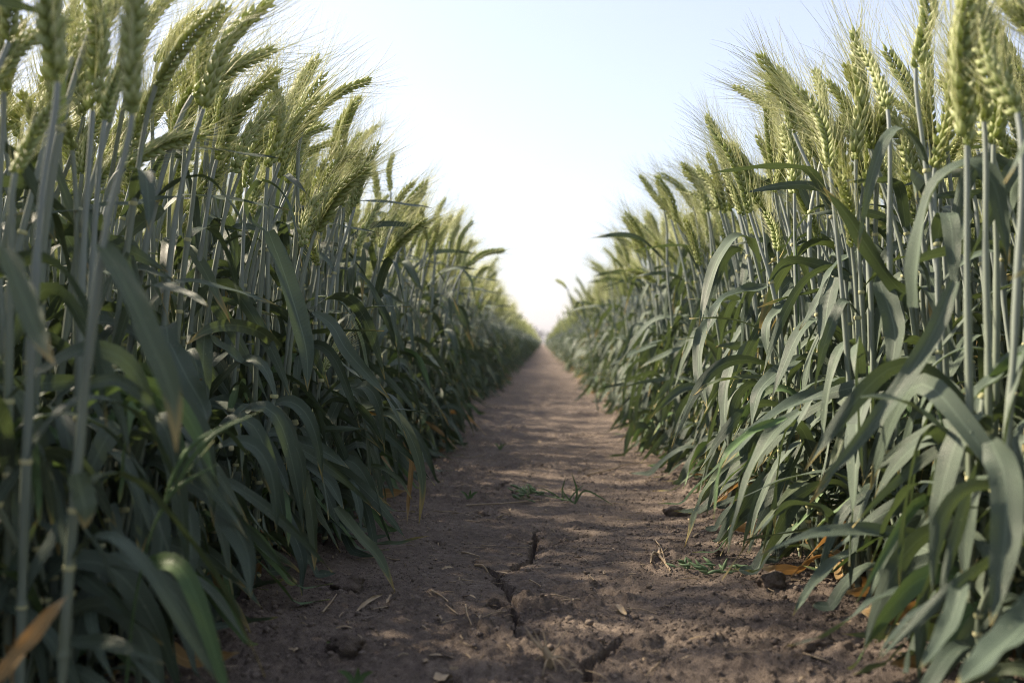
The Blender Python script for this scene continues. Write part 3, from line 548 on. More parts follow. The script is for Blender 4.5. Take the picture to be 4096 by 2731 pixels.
def ground_z(x, y):
    x = np.asarray(x, float); y = np.asarray(y, float)
    near = np.clip((9-y)/5, 0, 1)*np.clip((1.4-np.abs(x))/0.6, 0, 1)
    z = 0.006*fbm(x/0.25, y/0.34, 3, 3)+0.0026*fbm(x/0.08, y/0.08, 11, 4, 0.6)
    edge = np.clip((np.abs(x)-0.10)/0.18, 0, 1); z = z+0.012*edge**2
    rough = np.clip(fbm(x/0.13+7, y/0.16, 21, 3)*1.3+0.15+0.55*edge+0.35*np.clip((1.0-y)/0.2, 0, 1), 0, 1)
    wx = x+0.009*fbm(x/0.016, y/0.016, 31, 3, .7); wy = y+0.009*fbm(x/0.016, y/0.016, 37, 3, .7)
    for sc, hgt, th, sd in ((0.030, 0.0075, 0.78, 41), (0.015, 0.0048, 0.55, 47), (0.0075, 0.0036, 0.22, 53)):
        f1, f2, val = worley(wx/sc, wy/sc, sd); lump = np.sqrt(np.clip(1-(f1/0.55)**2, 0, 1))
        z = z+hgt*lump*np.clip((val-th)/(1-th)*1.6, 0, 1)*rough
    f1, f2, val = worley(wx/0.045, wy/0.05, 61)                       # broken crust plates
    z = z+0.0035*np.clip((f2-f1)*5, 0, 1)*(val-0.3)*(1-rough)
    z = z+0.0030*fbm(x/0.014, y/0.014, 71, 4, 0.75)*(0.4+0.6*rough)
    for pts, wd, dp in CRACKS:
        P = np.array(pts); m = (x > P[:, 0].min()-.05) & (x < P[:, 0].max()+.05) & (y > P[:, 1].min()-.05) & (y < P[:, 1].max()+.05)
        if not m.any(): continue
        xx = x[m]+0.007*fbm(x[m]/0.018, y[m]/0.018, 81, 3, .6); yy = y[m]+0.010*fbm(x[m]/0.018, y[m]/0.018, 87, 3, .6); d = np.full(xx.shape, 9.); ss = np.zeros(xx.shape)
        nseg = len(P)-1
        for k in range(nseg):
            a, b = P[k], P[k+1]; e = b-a; t = np.clip(((xx-a[0])*e[0]+(yy-a[1])*e[1])/(e@e), 0, 1); q = np.hypot(xx-a[0]-t*e[0], yy-a[1]-t*e[1])
            ss = np.where(q < d, (k+t)/nseg, ss); d = np.minimum(d, q)
        ww = wd*(0.35+0.9*np.sin(np.pi*np.clip(ss*.9+.05, 0, 1)))*(0.75+0.8*vnoise(xx/0.02, yy/0.02, 91)); t = np.clip(1-(d-ww*0.28)/(ww*0.30), 0, 1)
        z[m] = z[m]-dp*t*t*(3-2*t)-0.003*np.clip(1-d/(ww*4), 0, 1)
    return z*near+(1-near)*0.008*fbm(x/0.5, y/0.5, 5, 2)
def grid_axis(inner, outs): return np.concatenate([-outs[::-1]+inner[0], inner, inner[-1]+outs])
def build_ground():
    xi = np.arange(-0.46, 0.4601, 0.0023); xo = np.cumsum(0.004*1.16**np.arange(74)); xo = xo*(900/xo[-1])**(np.arange(74)/73.)
    xs = grid_axis(xi, xo)
    ys = [0.62]
    while ys[-1] < 4.5: ys.append(ys[-1]+max(0.0023, 0.0034*ys[-1]))
    st = ys[-1]-ys[-2]
    while ys[-1] < 1500: st *= 1.12; ys.append(ys[-1]+st)
    pre = [0.62]; st = 0.004
    while pre[-1] > -60: st *= 1.25; pre.append(pre[-1]-st)
    ys = np.array(pre[1:][::-1]+ys)
    X, Y = np.meshgrid(xs, ys); Z = ground_z(X.ravel(), Y.ravel())
    g = Geo(); nx, ny = len(xs), len(ys); i = np.arange(ny-1)[:, None]*nx; j = np.arange(nx-1)[None]; a = i+j
    f = np.stack([a, a+1, a+nx+1, a+nx], -1).reshape(-1, 4)
    g.add(np.stack([X.ravel(), Y.ravel(), Z], 1), f, np.stack([X.ravel(), Y.ravel()], 1), 0)
    o = link("ground", g.mesh("ground", [M_SOIL])); tag(o, kind='structure'); o['label'] = 'cracked dry brown soil of the field path'
build_ground()
def gz(x, y): return float(ground_z(np.array([x]), np.array([y]))[0])
# ------------------------------------------------------------------ hero stalks, each in its own shape
short_of = {}; hero_info = []
LEAF_OF = {}
for L_ in LEAVES: LEAF_OF.setdefault(L_[0], []).append(L_)
LAB = {'h2': 'wheat stalk, stout and grey, with pale leaf hanging beside the right stems', 'h3': 'leafy wheat stalk with broad blurred leaves at the lower right edge',
       'h4': 'wheat stalk with bluish leaves bending over the right edge of the path', 'h5': 'wheat stalk with a level leaf near the left picture edge',
       'h6': 'dim wheat stalk deep in shade, with three long hanging leaves, left', 'h7': 'shaded wheat stalk with long leaves hanging above the left path edge'}
STALK_GROUP = 'wheat stalks along both sides of the path'
hero_prototypes = []
def stalk_parts(Pstem, Pear, rng, first, n_auto, toward, lo=False):
    """list of (part name, Geo, sub-part of) in world/local coordinates of the points given"""
    cols = sorted([rng.uniform(.10, .16), rng.uniform(.22, .30), rng.uniform(.36, .44), rng.uniform(.49, .57), rng.uniform(.66, .81)])
    parts = [('stem', stem_geo(Pstem, collar=cols, lo=lo, k=5 if lo else 7), None)]
    e, a = ear_pair(Pear, rng, lo); parts.append(('ear', e, None)); parts.append(('awns', a, 'ear'))
    n = len(Pstem)
    for q in range(first, n_auto):
        c = cols[4-q] if q < 5 else 0.1; i = int(c*(n-1)); p = Pstem[i]; T = nrm(Pstem[min(n-1, i+1)]-Pstem[i-1])
        az = rng.uniform(0, 6.28) if rng.random() < .8 else toward+rng.normal(0, .7)
        mat = LEAF if rng.random() < .90 else LEAFY
        ln = (.16, .20, .19, .16, .14)[min(q, 4)]*rng.uniform(.7, 1.2)
        stiff = rng.random() < (.25 if q == 0 else .12)
        g = leaf_auto(p, T, az, ln, rng.uniform(.0095, .0170)*(.8 if q > 2 else 1), rng.uniform(.25, .7), rng.uniform(1.5, 2.2) if stiff else rng.uniform(2.6, 3.14), mat, rng, lo, rng.uniform(1., 1.5) if stiff else rng.uniform(.38, .85))
        parts.append(('leaf', g, None))
    return parts
def make_thing(name, parts, origin, label, cat, group):
    t = empty(name, origin); tag(t, label, cat, group); last = {}
    o = np.array(origin)
    for pn, g, sub in parts:
        g2 = Geo(); g2.f = g.f; g2.uv = g.uv; g2.m = g.m; g2.n = g.n; g2.v = [v-o for v in g.v]
        ob = link(pn, g2.mesh(pn), last[sub] if sub else t); last[pn] = ob
    return t
camR = np.array(camo.rotation_euler.to_matrix())
def project(p):
    q = camR.T@(np.array(p)-np.array(camo.location)); return (512+q[0]/-q[2]*995.6, 341-q[1]/-q[2]*995.6, -q[2])
for hi, (key, short, stem, eb, et) in enumerate(STALKS):
    rng = np.random.default_rng(1000+hi); stem = [list(p) for p in stem]
    stem[0][2] = gz(stem[0][0], stem[0][1])-0.004
    eb = np.array(eb); et = np.array(et); S = [np.array(p) for p in stem]
    bow = rng.uniform(-.006, .010); mid = (eb+et)/2+np.array([-(et-eb)[2], 0, (et-eb)[0]])*0.12*(1 if et[0] > eb[0] else -1)*rng.uniform(.3, 1.2)
    Pear = smooth_path([eb, mid, et], 10)
    full = smooth_path(S+[eb, mid, et], 60); k = int(np.argmin(np.linalg.norm(full-eb, axis=1)))
    Pst = smooth_path(list(full[:max(3, k):3])+[eb], 26)
    tow = 0 if eb[0] < 0 else math.pi
    parts = stalk_parts(Pst, Pear, rng, 2 if key in LEAF_OF else (0 if eb[1] > .8 else 1), 4 if key in LEAF_OF else 5, tow)
    for (o_, pts, wd, nc, kd) in LEAF_OF.get(key, []):
        g = leaf_hand(pts, wd, nc, kd, rng); parts.append(('leaf', g, None))
    lab = LAB.get(key, 'wheat stalk with the '+short)
    t = make_thing('wheat_stalk', parts, tuple(S[0]), lab, 'wheat stalk', STALK_GROUP)
    hero_info.append((key, short, project((eb+et)/2), S[0]))
# ------------------------------------------------------------------ stalk kinds for the rest of the crop (leaning along +x)
def variant(i, lo=False):
    rng = np.random.default_rng((9000 if lo else 7000)+i)
    H = rng.uniform(.40, .48); lean = rng.uniform(.0, .075); th = R(rng.choice([8, 18, 28, 38, 52], p=[.20, .30, .27, .15, .08])+rng.uniform(-6, 6)); L = rng.uniform(.078, .115)
    d0 = np.array([math.sin(th), rng.normal(0, .15), math.cos(th)]); eb = np.array([lean, rng.normal(0, .012), H]); bnd = rng.uniform(.0, .5)
    d1 = nrm(np.array([math.sin(th+bnd), d0[1], math.cos(th+bnd)])); m_ = eb+nrm(d0)*L*.5; et = m_+d1*L*.5
    S = [np.array([0, 0, -.01]), np.array([lean*.12, rng.normal(0, .006), H*.35]), np.array([lean*.5, rng.normal(0, .008), H*.75])]
    full = smooth_path(S+[eb, m_, et], 60); k = int(np.argmin(np.linalg.norm(full-eb, axis=1)))
    Pst = smooth_path(list(full[:k:4])+[eb], 9 if lo else 22)
    parts = stalk_parts(Pst, smooth_path([eb, m_, et], 5 if lo else 9), rng, 0, int(rng.integers(3, 6)), 0., lo)
    for q in range(int(rng.integers(1, 3))):                        # low leaves at the foot
        mt = rng.choice([LEAF, LEAFY, BRIGHT, DRY, YELLOW], p=[.70, .10, .11, .07, .02])
        parts.append(('leaf', leaf_auto(Pst[1], np.array([0, 0, 1.]), rng.uniform(0, 6.28), rng.uniform(.10, .19), rng.uniform(.007, .012), rng.uniform(.3, .8), rng.uniform(2.0, 2.9), int(mt), rng, lo, rng.uniform(.6, 1.1)), None))
    if rng.random() < .25:                                          # withered leaf at the foot
        parts.append(('leaf', leaf_auto(Pst[2 if not lo else 1], np.array([0, 0, 1.]), rng.uniform(0, 6.28), rng.uniform(.10, .18), .010, rng.uniform(.7, 1.2), rng.uniform(2.2, 3.0), DRY, rng, lo), None))
    return parts
def tiller(i):                                   # young leafy shoot without an ear
    rng = np.random.default_rng(5000+i); H = rng.uniform(.12, .24); P = smooth_path([(0, 0, -.01), (rng.normal(0, .008), rng.normal(0, .008), H*.5), (rng.normal(.01, .015), rng.normal(0, .015), H)], 10)
    parts = [('stem', stem_geo(P, lo=True, k=5), None)]
    for q in range(6):
        c = .15+.85*q/5; p = P[int(c*9)]; mt = rng.choice([LEAF, LEAFY, BRIGHT, DRY, YELLOW], p=[.77, .08, .10, .05, .0] if q else [.40, .14, .1, .26, .10])
        parts.append(('leaf', leaf_auto(p, np.array([0, 0, 1.]), rng.uniform(0, 6.28), rng.uniform(.11, .2), rng.uniform(.009, .015), rng.uniform(.2, .6), rng.uniform(2.3, 3.1), int(mt), rng, False, rng.uniform(.45, 1.0)), None))
    return parts
NV, NL, NT = 16, 10, 6
VARS = [variant(i) for i in range(NV)]; LOWS = [variant(i, True) for i in range(NL)]
VMESH = [[(pn, g.mesh(pn), sub) for pn, g, sub in parts] for parts in VARS]
def face_path(x, rng, spread=1.0): return (0. if x < 0 else math.pi)+rng.normal(0, spread)
rs = np.random.default_rng(77)
singles = []
heroxy = np.array([h[3][:2] for h in hero_info])
def far_enough(x, y, lim):
    if np.min(np.hypot(heroxy[:, 0]-x, heroxy[:, 1]-y)) < lim: return False
    return all((x-a)**2+(y-b)**2 > lim*lim for a, b in singles)
def edge_of(y): return 0.295+0.012*math.sin(y*5.1)+0.01*math.sin(y*13+1)+(0.018*math.sin(y*1.9+.6) if y > 2 else 0)
tries = 0
while len(singles) < 231 and tries < 60000:
    tries += 1
    y = 0.60*math.exp(rs.uniform(0, math.log(3.4/0.60))); sg = rs.choice((-1, 1)); x = sg*(edge_of(y)+abs(rs.normal(0, 0.085)))
    if y < 1.05 and abs(x) < 0.375: continue
    if y < 1.4 and abs(x) < 0.335 and rs.random() < .6: continue
    if abs(x)/y > 0.62 or not far_enough(x, y, 0.019): continue
    singles.append((x, y))
singles.sort(key=lambda p: p[1])
used = {}
def rel_words(q, h):
    dx, dy = q[0]-h[0], q[1]-h[1]; dd = q[2]-h[2]; out = []
    v = 'below' if dy > 22 else 'above' if dy < -22 else ''
    hz = 'right of' if dx > 0 else 'left of'
    dep = 'behind' if dd > .1 else 'in front of' if dd < -.1 else 'beside'
    return v, hz, dep
for n_, (x, y) in enumerate(singles):
    vi = int(rs.integers(0, NV)); sc = float(rs.uniform(.9, 1.12)); rz = face_path(x, rs, .9)
    t = empty('wheat_stalk', (x, y, gz(x, y))); t.rotation_euler = (0, 0, rz); t.scale = (sc, sc, sc); last = {}
    for pn, me, sub in VMESH[vi]: last[pn] = link(pn, me, last[sub] if sub else t)
    ev = VARS[vi][1][1].v[0].mean(0)*sc; c, s = math.cos(rz), math.sin(rz)
    q = project((x+c*ev[0]-s*ev[1], y+s*ev[0]+c*ev[1], ev[2]))
    near = sorted(hero_info, key=lambda h: (h[2][0]-q[0])**2+(h[2][1]-q[1])**2+(900*(h[2][2]-q[2])**2))
    tall = 'tall' if sc*ev[2] > .53 else 'short' if sc*ev[2] < .46 else 'green'
    lean = 'upright' if abs(c*ev[0]) < .03 else 'leaning' if abs(c*ev[0]) < .075 else 'bowed'
    lab = None
    for h in near[:12]:
        v, hz, dep = rel_words(q, h[2])
        for form in (f'wheat stalk just {hz} the {h[1]}', f'{lean} wheat stalk {dep} the {h[1]}', f'{tall} wheat stalk {v or dep} and {hz} the {h[1]}', f'{tall} {lean} wheat stalk {hz} the {h[1]}'):
            if len(form.split()) <= 16 and form not in used: lab = form; break
        if lab: break
    used[lab] = 1; tag(t, lab, 'wheat stalk', STALK_GROUP)
# ------------------------------------------------------------------ the mass of the crop, one object
src = bpy.data.collections.new("wheat_stalk_kinds")
def joined(parts):
    g = Geo()
    for _, q, _s in parts: g.merge(q)
    return g
names = []
for i, p in enumerate(VARS): src.objects.link(bpy.data.objects.new("k%02d" % i, joined(p).mesh("wheat_stalk_kind")))
for i, p in enumerate(LOWS): src.objects.link(bpy.data.objects.new("k%02d" % (NV+i), joined(p).mesh("wheat_stalk_kind_far")))
for i in range(NT): src.objects.link(bpy.data.objects.new("k%02d" % (NV+NL+i), joined(tiller(i)).mesh("wheat_shoot_kind")))
pts = []; occupied = set((int(x/0.02), int(y/0.02)) for x, y in singles+[tuple(p) for p in heroxy])
def scatter(y0, y1, x0, x1, dens, low):
    n = int((y1-y0)*(x1-x0)*2*dens); yy = rs.uniform(y0, y1, n); xx = rs.uniform(x0, x1, n); sg = rs.choice((-1, 1), n)
    for x, y, s in zip(xx, yy, sg):
        ed = edge_of(y) if y < 12 else .27+.03*math.sin(y*1.7*s)
        if x < ed: continue
        x = x*s
        if (int(x/0.02), int(y/0.02)) in occupied: continue
        if y < 3.4 and abs(x) < ed+.10 and (y < 1.05 or rs.random() < .72): continue      # room for the single stalks
        if y < 0.62 and abs(x)/max(y, .01) < 0.75 and y > 0: continue       # clear view past the lens
        pts.append((x, y, face_path(x, rs, 1.1), rs.uniform(.88, 1.1), (NV+int(rs.integers(0, NL))) if low else int(rs.integers(0, NV))))
scatter(-0.7, 0.62, .27, 1.3, 260, False)
scatter(0.62, 4, .27, 1.25, 320, False); scatter(0.62, 4, 1.25, 3.2, 170, True)
scatter(4, 8, .27, .75, 380, False); scatter(4, 8, .75, 3.5, 170, True)
scatter(8, 25, .26, 1.4, 380, True); scatter(8, 25, 1.4, 6, 90, True)
scatter(25, 70, .26, 2.0, 240, True); scatter(70, 170, .26, 3.2, 60, True)
for sg in (-1, 1):
    for n_ in range(330):
        y = .60*math.exp(rs.uniform(0, math.log(12/.60))); x = sg*(edge_of(y)-.02+abs(rs.normal(0, .07)))
        if y < .95 and abs(x) < .30: continue
        pts.append((x, y, rs.uniform(0, 6.28), rs.uniform(.8, 1.15), NV+NL+int(rs.integers(0, NT))))
A = np.array(pts); gnear = ground_z(A[:, 0], A[:, 1])
me = bpy.data.meshes.new("wheat_crop"); me.vertices.add(len(A)); me.vertices.foreach_set("co", np.stack([A[:, 0], A[:, 1], gnear], 1).astype(np.float32).ravel())
for nm, typ, arr, prop in (("rot", 'FLOAT_VECTOR', np.stack([rs.normal(0, .04, len(A)), rs.normal(0, .04, len(A)), A[:, 2]], 1), 'vector'), ("scl", 'FLOAT', A[:, 3], 'value'), ("idx", 'INT', A[:, 4], 'value')):
    at = me.attributes.new(nm, typ, 'POINT'); at.data.foreach_set(prop, (arr.astype(np.int32) if typ == 'INT' else arr.astype(np.float32)).ravel())
me.update()
crop = link("wheat_crop", me); tag(crop, 'dense mass of green bearded wheat behind the single stalks', 'wheat', kind='stuff')
ng = bpy.data.node_groups.new("wheat_crop", 'GeometryNodeTree')
ng.interface.new_socket("Geometry", in_out='INPUT', socket_type='NodeSocketGeometry'); ng.interface.new_socket("Geometry", in_out='OUTPUT', socket_type='NodeSocketGeometry')
gi = ng.nodes.new("NodeGroupInput"); go = ng.nodes.new("NodeGroupOutput"); iop = ng.nodes.new("GeometryNodeInstanceOnPoints"); ci = ng.nodes.new("GeometryNodeCollectionInfo")
ci.inputs['Collection'].default_value = src; ci.inputs['Separate Children'].default_value = True; ci.inputs['Reset Children'].default_value = True
iop.inputs['Pick Instance'].default_value = True
def attr(nm, typ):
    a = ng.nodes.new("GeometryNodeInputNamedAttribute"); a.data_type = typ; a.inputs['Name'].default_value = nm; return [o for o in a.outputs if o.enabled and o.name == 'Attribute'][0]
ng.links.new(gi.outputs[0], iop.inputs['Points']); ng.links.new(ci.outputs[0], iop.inputs['Instance'])
ng.links.new(attr("idx", 'INT'), iop.inputs['Instance Index']); ng.links.new(attr("rot", 'FLOAT_VECTOR'), iop.inputs['Rotation']); ng.links.new(attr("scl", 'FLOAT'), iop.inputs['Scale'])
ng.links.new(iop.outputs[0], go.inputs[0])
md = crop.modifiers.new("wheat_crop", 'NODES'); md.node_group = ng
print('crop stalks', len(A), 'singles', len(singles))
# ------------------------------------------------------------------ small things on the path
rt = np.random.default_rng(5)
def lump_geo(r, seed, sub=3, squash=.7):
    import bmesh
    bm = bmesh.new(); bmesh.ops.create_icosphere(bm, subdivisions=sub, radius=1.0)
    V = np.array([v.co[:] for v in bm.verts]); Fc = [[v.index for v in f.verts] for f in bm.faces]; bm.free()
    a = fbm(V[:, 0]*1.1+seed*3.1, V[:, 1]*1.1+V[:, 2]*.9+seed, seed, 3); b = fbm(V[:, 0]*3+seed, V[:, 2]*3+V[:, 1]*2.3, seed+9, 3)
    c = fbm(V[:, 1]*7+seed, V[:, 2]*7+V[:, 0]*5, seed+5, 2)
    V = V*(1+.45*a+.22*b+.08*c)[:, None]*r*np.array([1, .85, squash]); return V, Fc
def clod(loc, r, label, seed, squash=.7):
    V, Fc = lump_geo(r, seed, 4, squash); me = bpy.data.meshes.new("soil_clod"); me.from_pydata(V.tolist(), [], Fc); me.materials.append(M_SOIL)
    me.polygons.foreach_set("use_smooth", np.ones(len(Fc), dtype=bool))
    o = link("soil_clod", me); o.location = (loc[0], loc[1], gz(*loc[:2])+r*squash*.45); tag(o, label, 'soil clod', 'loose clods of soil'); return o
clod((.188, 1.43), .0135, 'pale rounded soil clod lit by sun beside the right wheat', 3)
clod((.202, 1.425), .0095, 'small dark clod touching the pale sunlit clod', 8)
clod((.225, .985), .013, 'brown clod at the foot of the right wheat', 5)
clod((.250, .905), .012, 'crumbly clod below the right wheat, nearer the camera', 14)
clod((-.195, 1.0), .015, 'dark crumbly clod in shade by the left wheat leaves', 21)
clod((-.160, .80), .014, 'dark lumpy clod near the bottom left of the path', 26)
clod((.215, .80), .014, 'rough clod near the bottom right corner of the path', 33)
clod((.20, 1.135), .006, 'round pea sized clod under the hanging right leaves', 37)
# crumbs nobody could count
def crumbs():
    VV = []; FF = []; off = 0
    for cnt, sub, r0, r1, pw, y1 in ((5000, 1, .0010, .0040, 3, 1.15), (34000, 0, .0007, .0013, 1.5, 1.35)):
        base = [lump_geo(1, 50+i, max(sub, 1) if sub else 1, .75) for i in range(6)] if sub else []
        if not sub:
            o8 = np.array([(1, 0, 0), (-1, 0, 0), (0, 1, 0), (0, -1, 0), (0, 0, 1), (0, 0, -1)], float); f8 = np.array([(0, 2, 4), (2, 1, 4), (1, 3, 4), (3, 0, 4), (2, 0, 5), (1, 2, 5), (3, 1, 5), (0, 3, 5)])
            base = [(o8*rt.uniform(.6, 1.3, (6, 1))+rt.normal(0, .15, (6, 3)), f8) for _ in range(12)]
        y = .66*np.exp(rt.uniform(0, y1, cnt)); x = rt.uniform(-.33, .33, cnt)
        patch = fbm(x/.09+3, y/.11, 131, 3); keep = rt.random(cnt) < np.clip(.45+.9*patch+.5*(np.abs(x)/.3)**2, .06, 1); x = x[keep]; y = y[keep]
        z = ground_z(x, y); r = r0+(r1-r0)*rt.random(len(x))**pw; a = rt.uniform(0, 6.28, len(x)); pick = rt.integers(0, len(base), len(x))
        for i, (V, Fc) in enumerate(base):
            q = np.nonzero(pick == i)[0]; V = np.array(V); Fc = np.array(Fc); c = np.cos(a[q])[:, None]; s_ = np.sin(a[q])[:, None]; sc = rt.uniform(.75, 1.3, (len(q), 1, 3))
            W_ = np.stack([V[None, :, 0]*c-V[None, :, 1]*s_, V[None, :, 0]*s_+V[None, :, 1]*c, np.broadcast_to(V[None, :, 2], (len(q), len(V)))], -1)*r[q][:, None, None]*sc
            W_ = W_+np.stack([x[q], y[q], z[q]+r[q]*.2], 1)[:, None]
            VV.append(W_.reshape(-1, 3)); FF.append((Fc[None]+(np.arange(len(q))*len(V))[:, None, None]).reshape(-1, 3)+off); off += len(q)*len(V)
    v = np.concatenate(VV).astype(np.float32); f = np.concatenate(FF).astype(np.int32); me = bpy.data.meshes.new("soil_crumbs")
    me.vertices.add(len(v)); me.vertices.foreach_set("co", v.ravel()); me.loops.add(f.size); me.loops.foreach_set("vertex_index", f.ravel()); me.polygons.add(len(f))
    me.polygons.foreach_set("loop_start", np.arange(0, f.size, 3, dtype=np.int32)); me.polygons.foreach_set("loop_total", np.full(len(f), 3, dtype=np.int32)); me.update(calc_edges=True); me.materials.append(M_CRUMB)
    o = link("soil_crumbs", me); tag(o, 'loose crumbs of dry soil scattered over the path', 'soil', kind='stuff')
crumbs()
def on_ground(p, up=.0012): return (p[0], p[1], gz(p[0], p[1])+up)
STRAW_LAB = ['pale bent straw at the bottom middle of the path', 'brown straw lying in the lower crack', 'short straw right of the middle hole', 'frayed straw left of the middle crack',
  'curled straw above the left crack', 'thin straw along the left end of the crack', 'frayed pale straw by the shaded left leaves', 'thin forked straw at the shaded lower left',
  'long pale straw lying below the grass tuft', 'thin straw left of the small upper hole', 'broken pale straw in the right lit soil', 'thin straw running into the lower shade',
  'forked dry stem on the sunlit soil by the right leaves', 'long dry wheat blade lying across the upper right path', 'bent thin straw beside the upper left leaves', 'faint straw right of the lower hole',
  'flat straw scrap near the bottom edge', 'short upright straw chip left of the lower hole', 'tiny straw chip between hole and pale bent straw', 'dark curved straw in the middle of the path',
  'flat pale leaf scrap at the left of the path', 'thin straw below the long pale straw']
for i, pts_ in enumerate(STRAWS):
    P = smooth_path([on_ground(p, .0018) for p in pts_], 12); P[:, 2] += rt.uniform(0, .002)+.0015*np.sin(np.linspace(0, 3.1, 12)); g = Geo()
    if i in (1, 3, 6, 10, 16, 17, 18, 20): ribbon(g, P, rt.uniform(.003, .0055), (0.1, -.3, .9), 0, fold=.5, twist=rt.uniform(-1.5, 1.5), wave=.0007, rng=rt)
    else: tube(g, P, np.linspace(.0010, .0005, 12)*rt.uniform(.8, 1.5), 5, 0)
    o = link("straw", g.mesh("straw", [M_STRAW])); tag(o, STRAW_LAB[i], 'straw', 'dry straw lying on the path')
def chaff():
    g = Geo()
    for i in range(420):
        y = .66*math.exp(rt.uniform(0, 1.5)); x = rt.uniform(-.30, .30); l_ = .003+.016*rt.random()**3; a = rt.uniform(0, 6.28); z = gz(x, y)+.0016
        P = np.array([(x-math.cos(a)*l_, y-math.sin(a)*l_, z), (x+rt.normal(0, .001), y, z+rt.uniform(0, .003)), (x+math.cos(a)*l_, y+math.sin(a)*l_, z+rt.uniform(0, .002))])
        if rt.random() < .6: tube(g, smooth_path(P, 5), rt.uniform(.0003, .0007), 4, 0)
        else: ribbon(g, smooth_path(P, 5), rt.uniform(.0012, .0035), (rt.normal(0, .3), rt.normal(0, .3), 1), 0, fold=.5, prof=np.array([.5, 1, 1, .9, .4]))
    o = link("chaff", g.mesh("chaff", [M_STRAW])); tag(o, 'fine scattered chaff and straw bits on the soil', 'chaff', kind='stuff')
chaff()
def forked():
    g = Geo()
    for pts_, r in (([(.139, 1.19), (.133, 1.145), (.134, 1.11), (.137, 1.074)], .0022), ([(.133, 1.14), (.126, 1.138), (.121, 1.12), (.119, 1.095)], .0016), ([(.133, 1.145), (.140, 1.165), (.146, 1.175)], .0014)):
        P = smooth_path([on_ground(p, .003) for p in pts_], 10); tube(g, P, np.linspace(r, r*.55, 10), 6, 0)
    o = link("straw", g.mesh("straw", [M_STRAW])); tag(o, 'three pronged dry stalk lying on the sunlit right soil', 'straw', 'dry straw lying on the path')
forked()
def root_clump():
    x, y = .005, .765; z = gz(x, y); g = Geo()
    for i in range(11):
        a = rt.normal(4.6, .9) if i > 3 else rt.uniform(.5, 2.8); l_ = rt.uniform(.012, .036); up = i < 5
        P = [np.array((x, y, z+.006)), np.array((x+math.cos(a)*l_*.5, y+math.sin(a)*l_*.4, z+(.018 if up else .007))), np.array((x+math.cos(a)*l_*(.8 if up else 1), y+math.sin(a)*l_*.8, z+(.026 if up else .001)))]
        tube(g, smooth_path(P, 9), np.linspace(.0011, .0003, 9), 4, 0)
    tube(g, np.array([(x, y, z-.002), (x, y, z+.004), (x-.002, y, z+.010), (x-.004, y, z+.015)]), np.array([.0025, .004, .0034, .001]), 8, 0)
    o = link("root_clump", g.mesh("root_clump", [M_STRAW])); tag(o, 'dry straw coloured root clump at the bottom edge of the path', 'root clump')
root_clump()
def chip():
    g = Geo(); x, y = -.073, .748; P = np.array([on_ground((x-.003, y-.022), .003), on_ground((x, y-.01), .004), on_ground((x+.002, y+.002), .004), on_ground((x+.005, y+.014), .003)])
    ribbon(g, smooth_path(P, 8), .011, (0, -.2, 1), 0, fold=.25, prof=np.array([.8, 1, 1, 1, 1, .95, .9, .6])); o = link("wood_chip", g.mesh("wood_chip", [M_STRAW])); tag(o, 'flat pale chip of straw at the bottom left of the path', 'chip')
chip()
def blade(g, p0, p1, p2, wd, mat=0): ribbon(g, smooth_path([p0, p1, p2], 12), wd, (.2, -1, .3), mat, fold=.3, twist=rt.uniform(-.6, .6))
def tuft():
    bx, by = .049, 1.532; z = gz(bx, by); t = empty("grass_tuft", (bx, by, z)); tag(t, 'small green grass tuft growing in the middle of the path', 'grass tuft')
    S_ = [((0, 0, 0), (.004, 0, .024), (-.006, .0, .060), .0034), ((0, 0, 0), (.018, -.005, .026), (.075, -.02, .0), .0030), ((-.02, .03, 0), (-.024, .03, .02), (-.016, .03, .05), .0026),
          ((-.02, .03, 0), (-.05, .03, .02), (-.07, .02, .028), .0026), ((-.014, .02, 0), (.0, .02, .018), (.02, .02, .036), .0026), ((0, 0, 0), (-.016, 0, .014), (-.026, .01, .030), .0028), ((0, 0, 0), (.006, .01, .01), (.010, .012, .016), .0024)]
    for a, b, c, wd in S_:
        g = Geo(); blade(g, *[tuple(.8*v for v in q) for q in (a, b, c)], wd*.9); link("blade", g.mesh("blade", [M_BRIGHT]), t)
tuft()
def spikelets(g, axis, n, L=.011, sp=.006):
    for i in range(n):
        p = np.array(axis[int(i/n*(len(axis)-1))]); a = rt.uniform(0, 6.28); q = p+np.array([rt.normal(0, sp), rt.normal(0, sp), abs(rt.normal(.002, .002))])
        d = nrm(np.array([rt.normal(-.7, .4), rt.normal(.3, .5), rt.normal(.25, .3)])); P = q+d*np.linspace(0, L*rt.uniform(.8, 1.3), 6)[:, None]
        tube(g, P, np.array([.0005, .0016, .0019, .0015, .0009, .0002])*rt.uniform(.8, 1.2), 5, 0)
        tube(g, np.array([p, (p+q)/2+np.array([0, 0, .002]), q]), .00035, 3, 0)
def panicle(name, pts_, label, n, L):
    P = smooth_path([on_ground(p, u) for p, u in pts_], 16); t = empty(name, tuple(P[-1])); tag(t, label, 'grass sprig'); g = Geo()
    tube(g, P, np.linspace(.0006, .0010, 16), 5, 0); g.v = [v-P[-1] for v in g.v]; link("stalk", g.mesh("stalk", [M_PANICLE]), t)
    g = Geo(); spikelets(g, P[:9], n, L); g.v = [v-P[-1] for v in g.v]; link("spikelets", g.mesh("spikelets", [M_PANICLE]), t)
panicle("grass_panicle", [((.150, 1.062), .006), ((.165, 1.05), .006), ((.188, 1.042), .005), ((.215, 1.05), .006), ((.245, 1.062), .02), ((.285, 1.08), .05)], 'green grass panicle lying on the sunlit soil before the right wheat', 26, .012)
panicle("grass_panicle", [((-.035, 1.60), .008), ((-.015, 1.585), .009), ((.01, 1.565), .006), ((.04, 1.54), .003)], 'pale green grass panicle lying left of the small tuft', 22, .013)
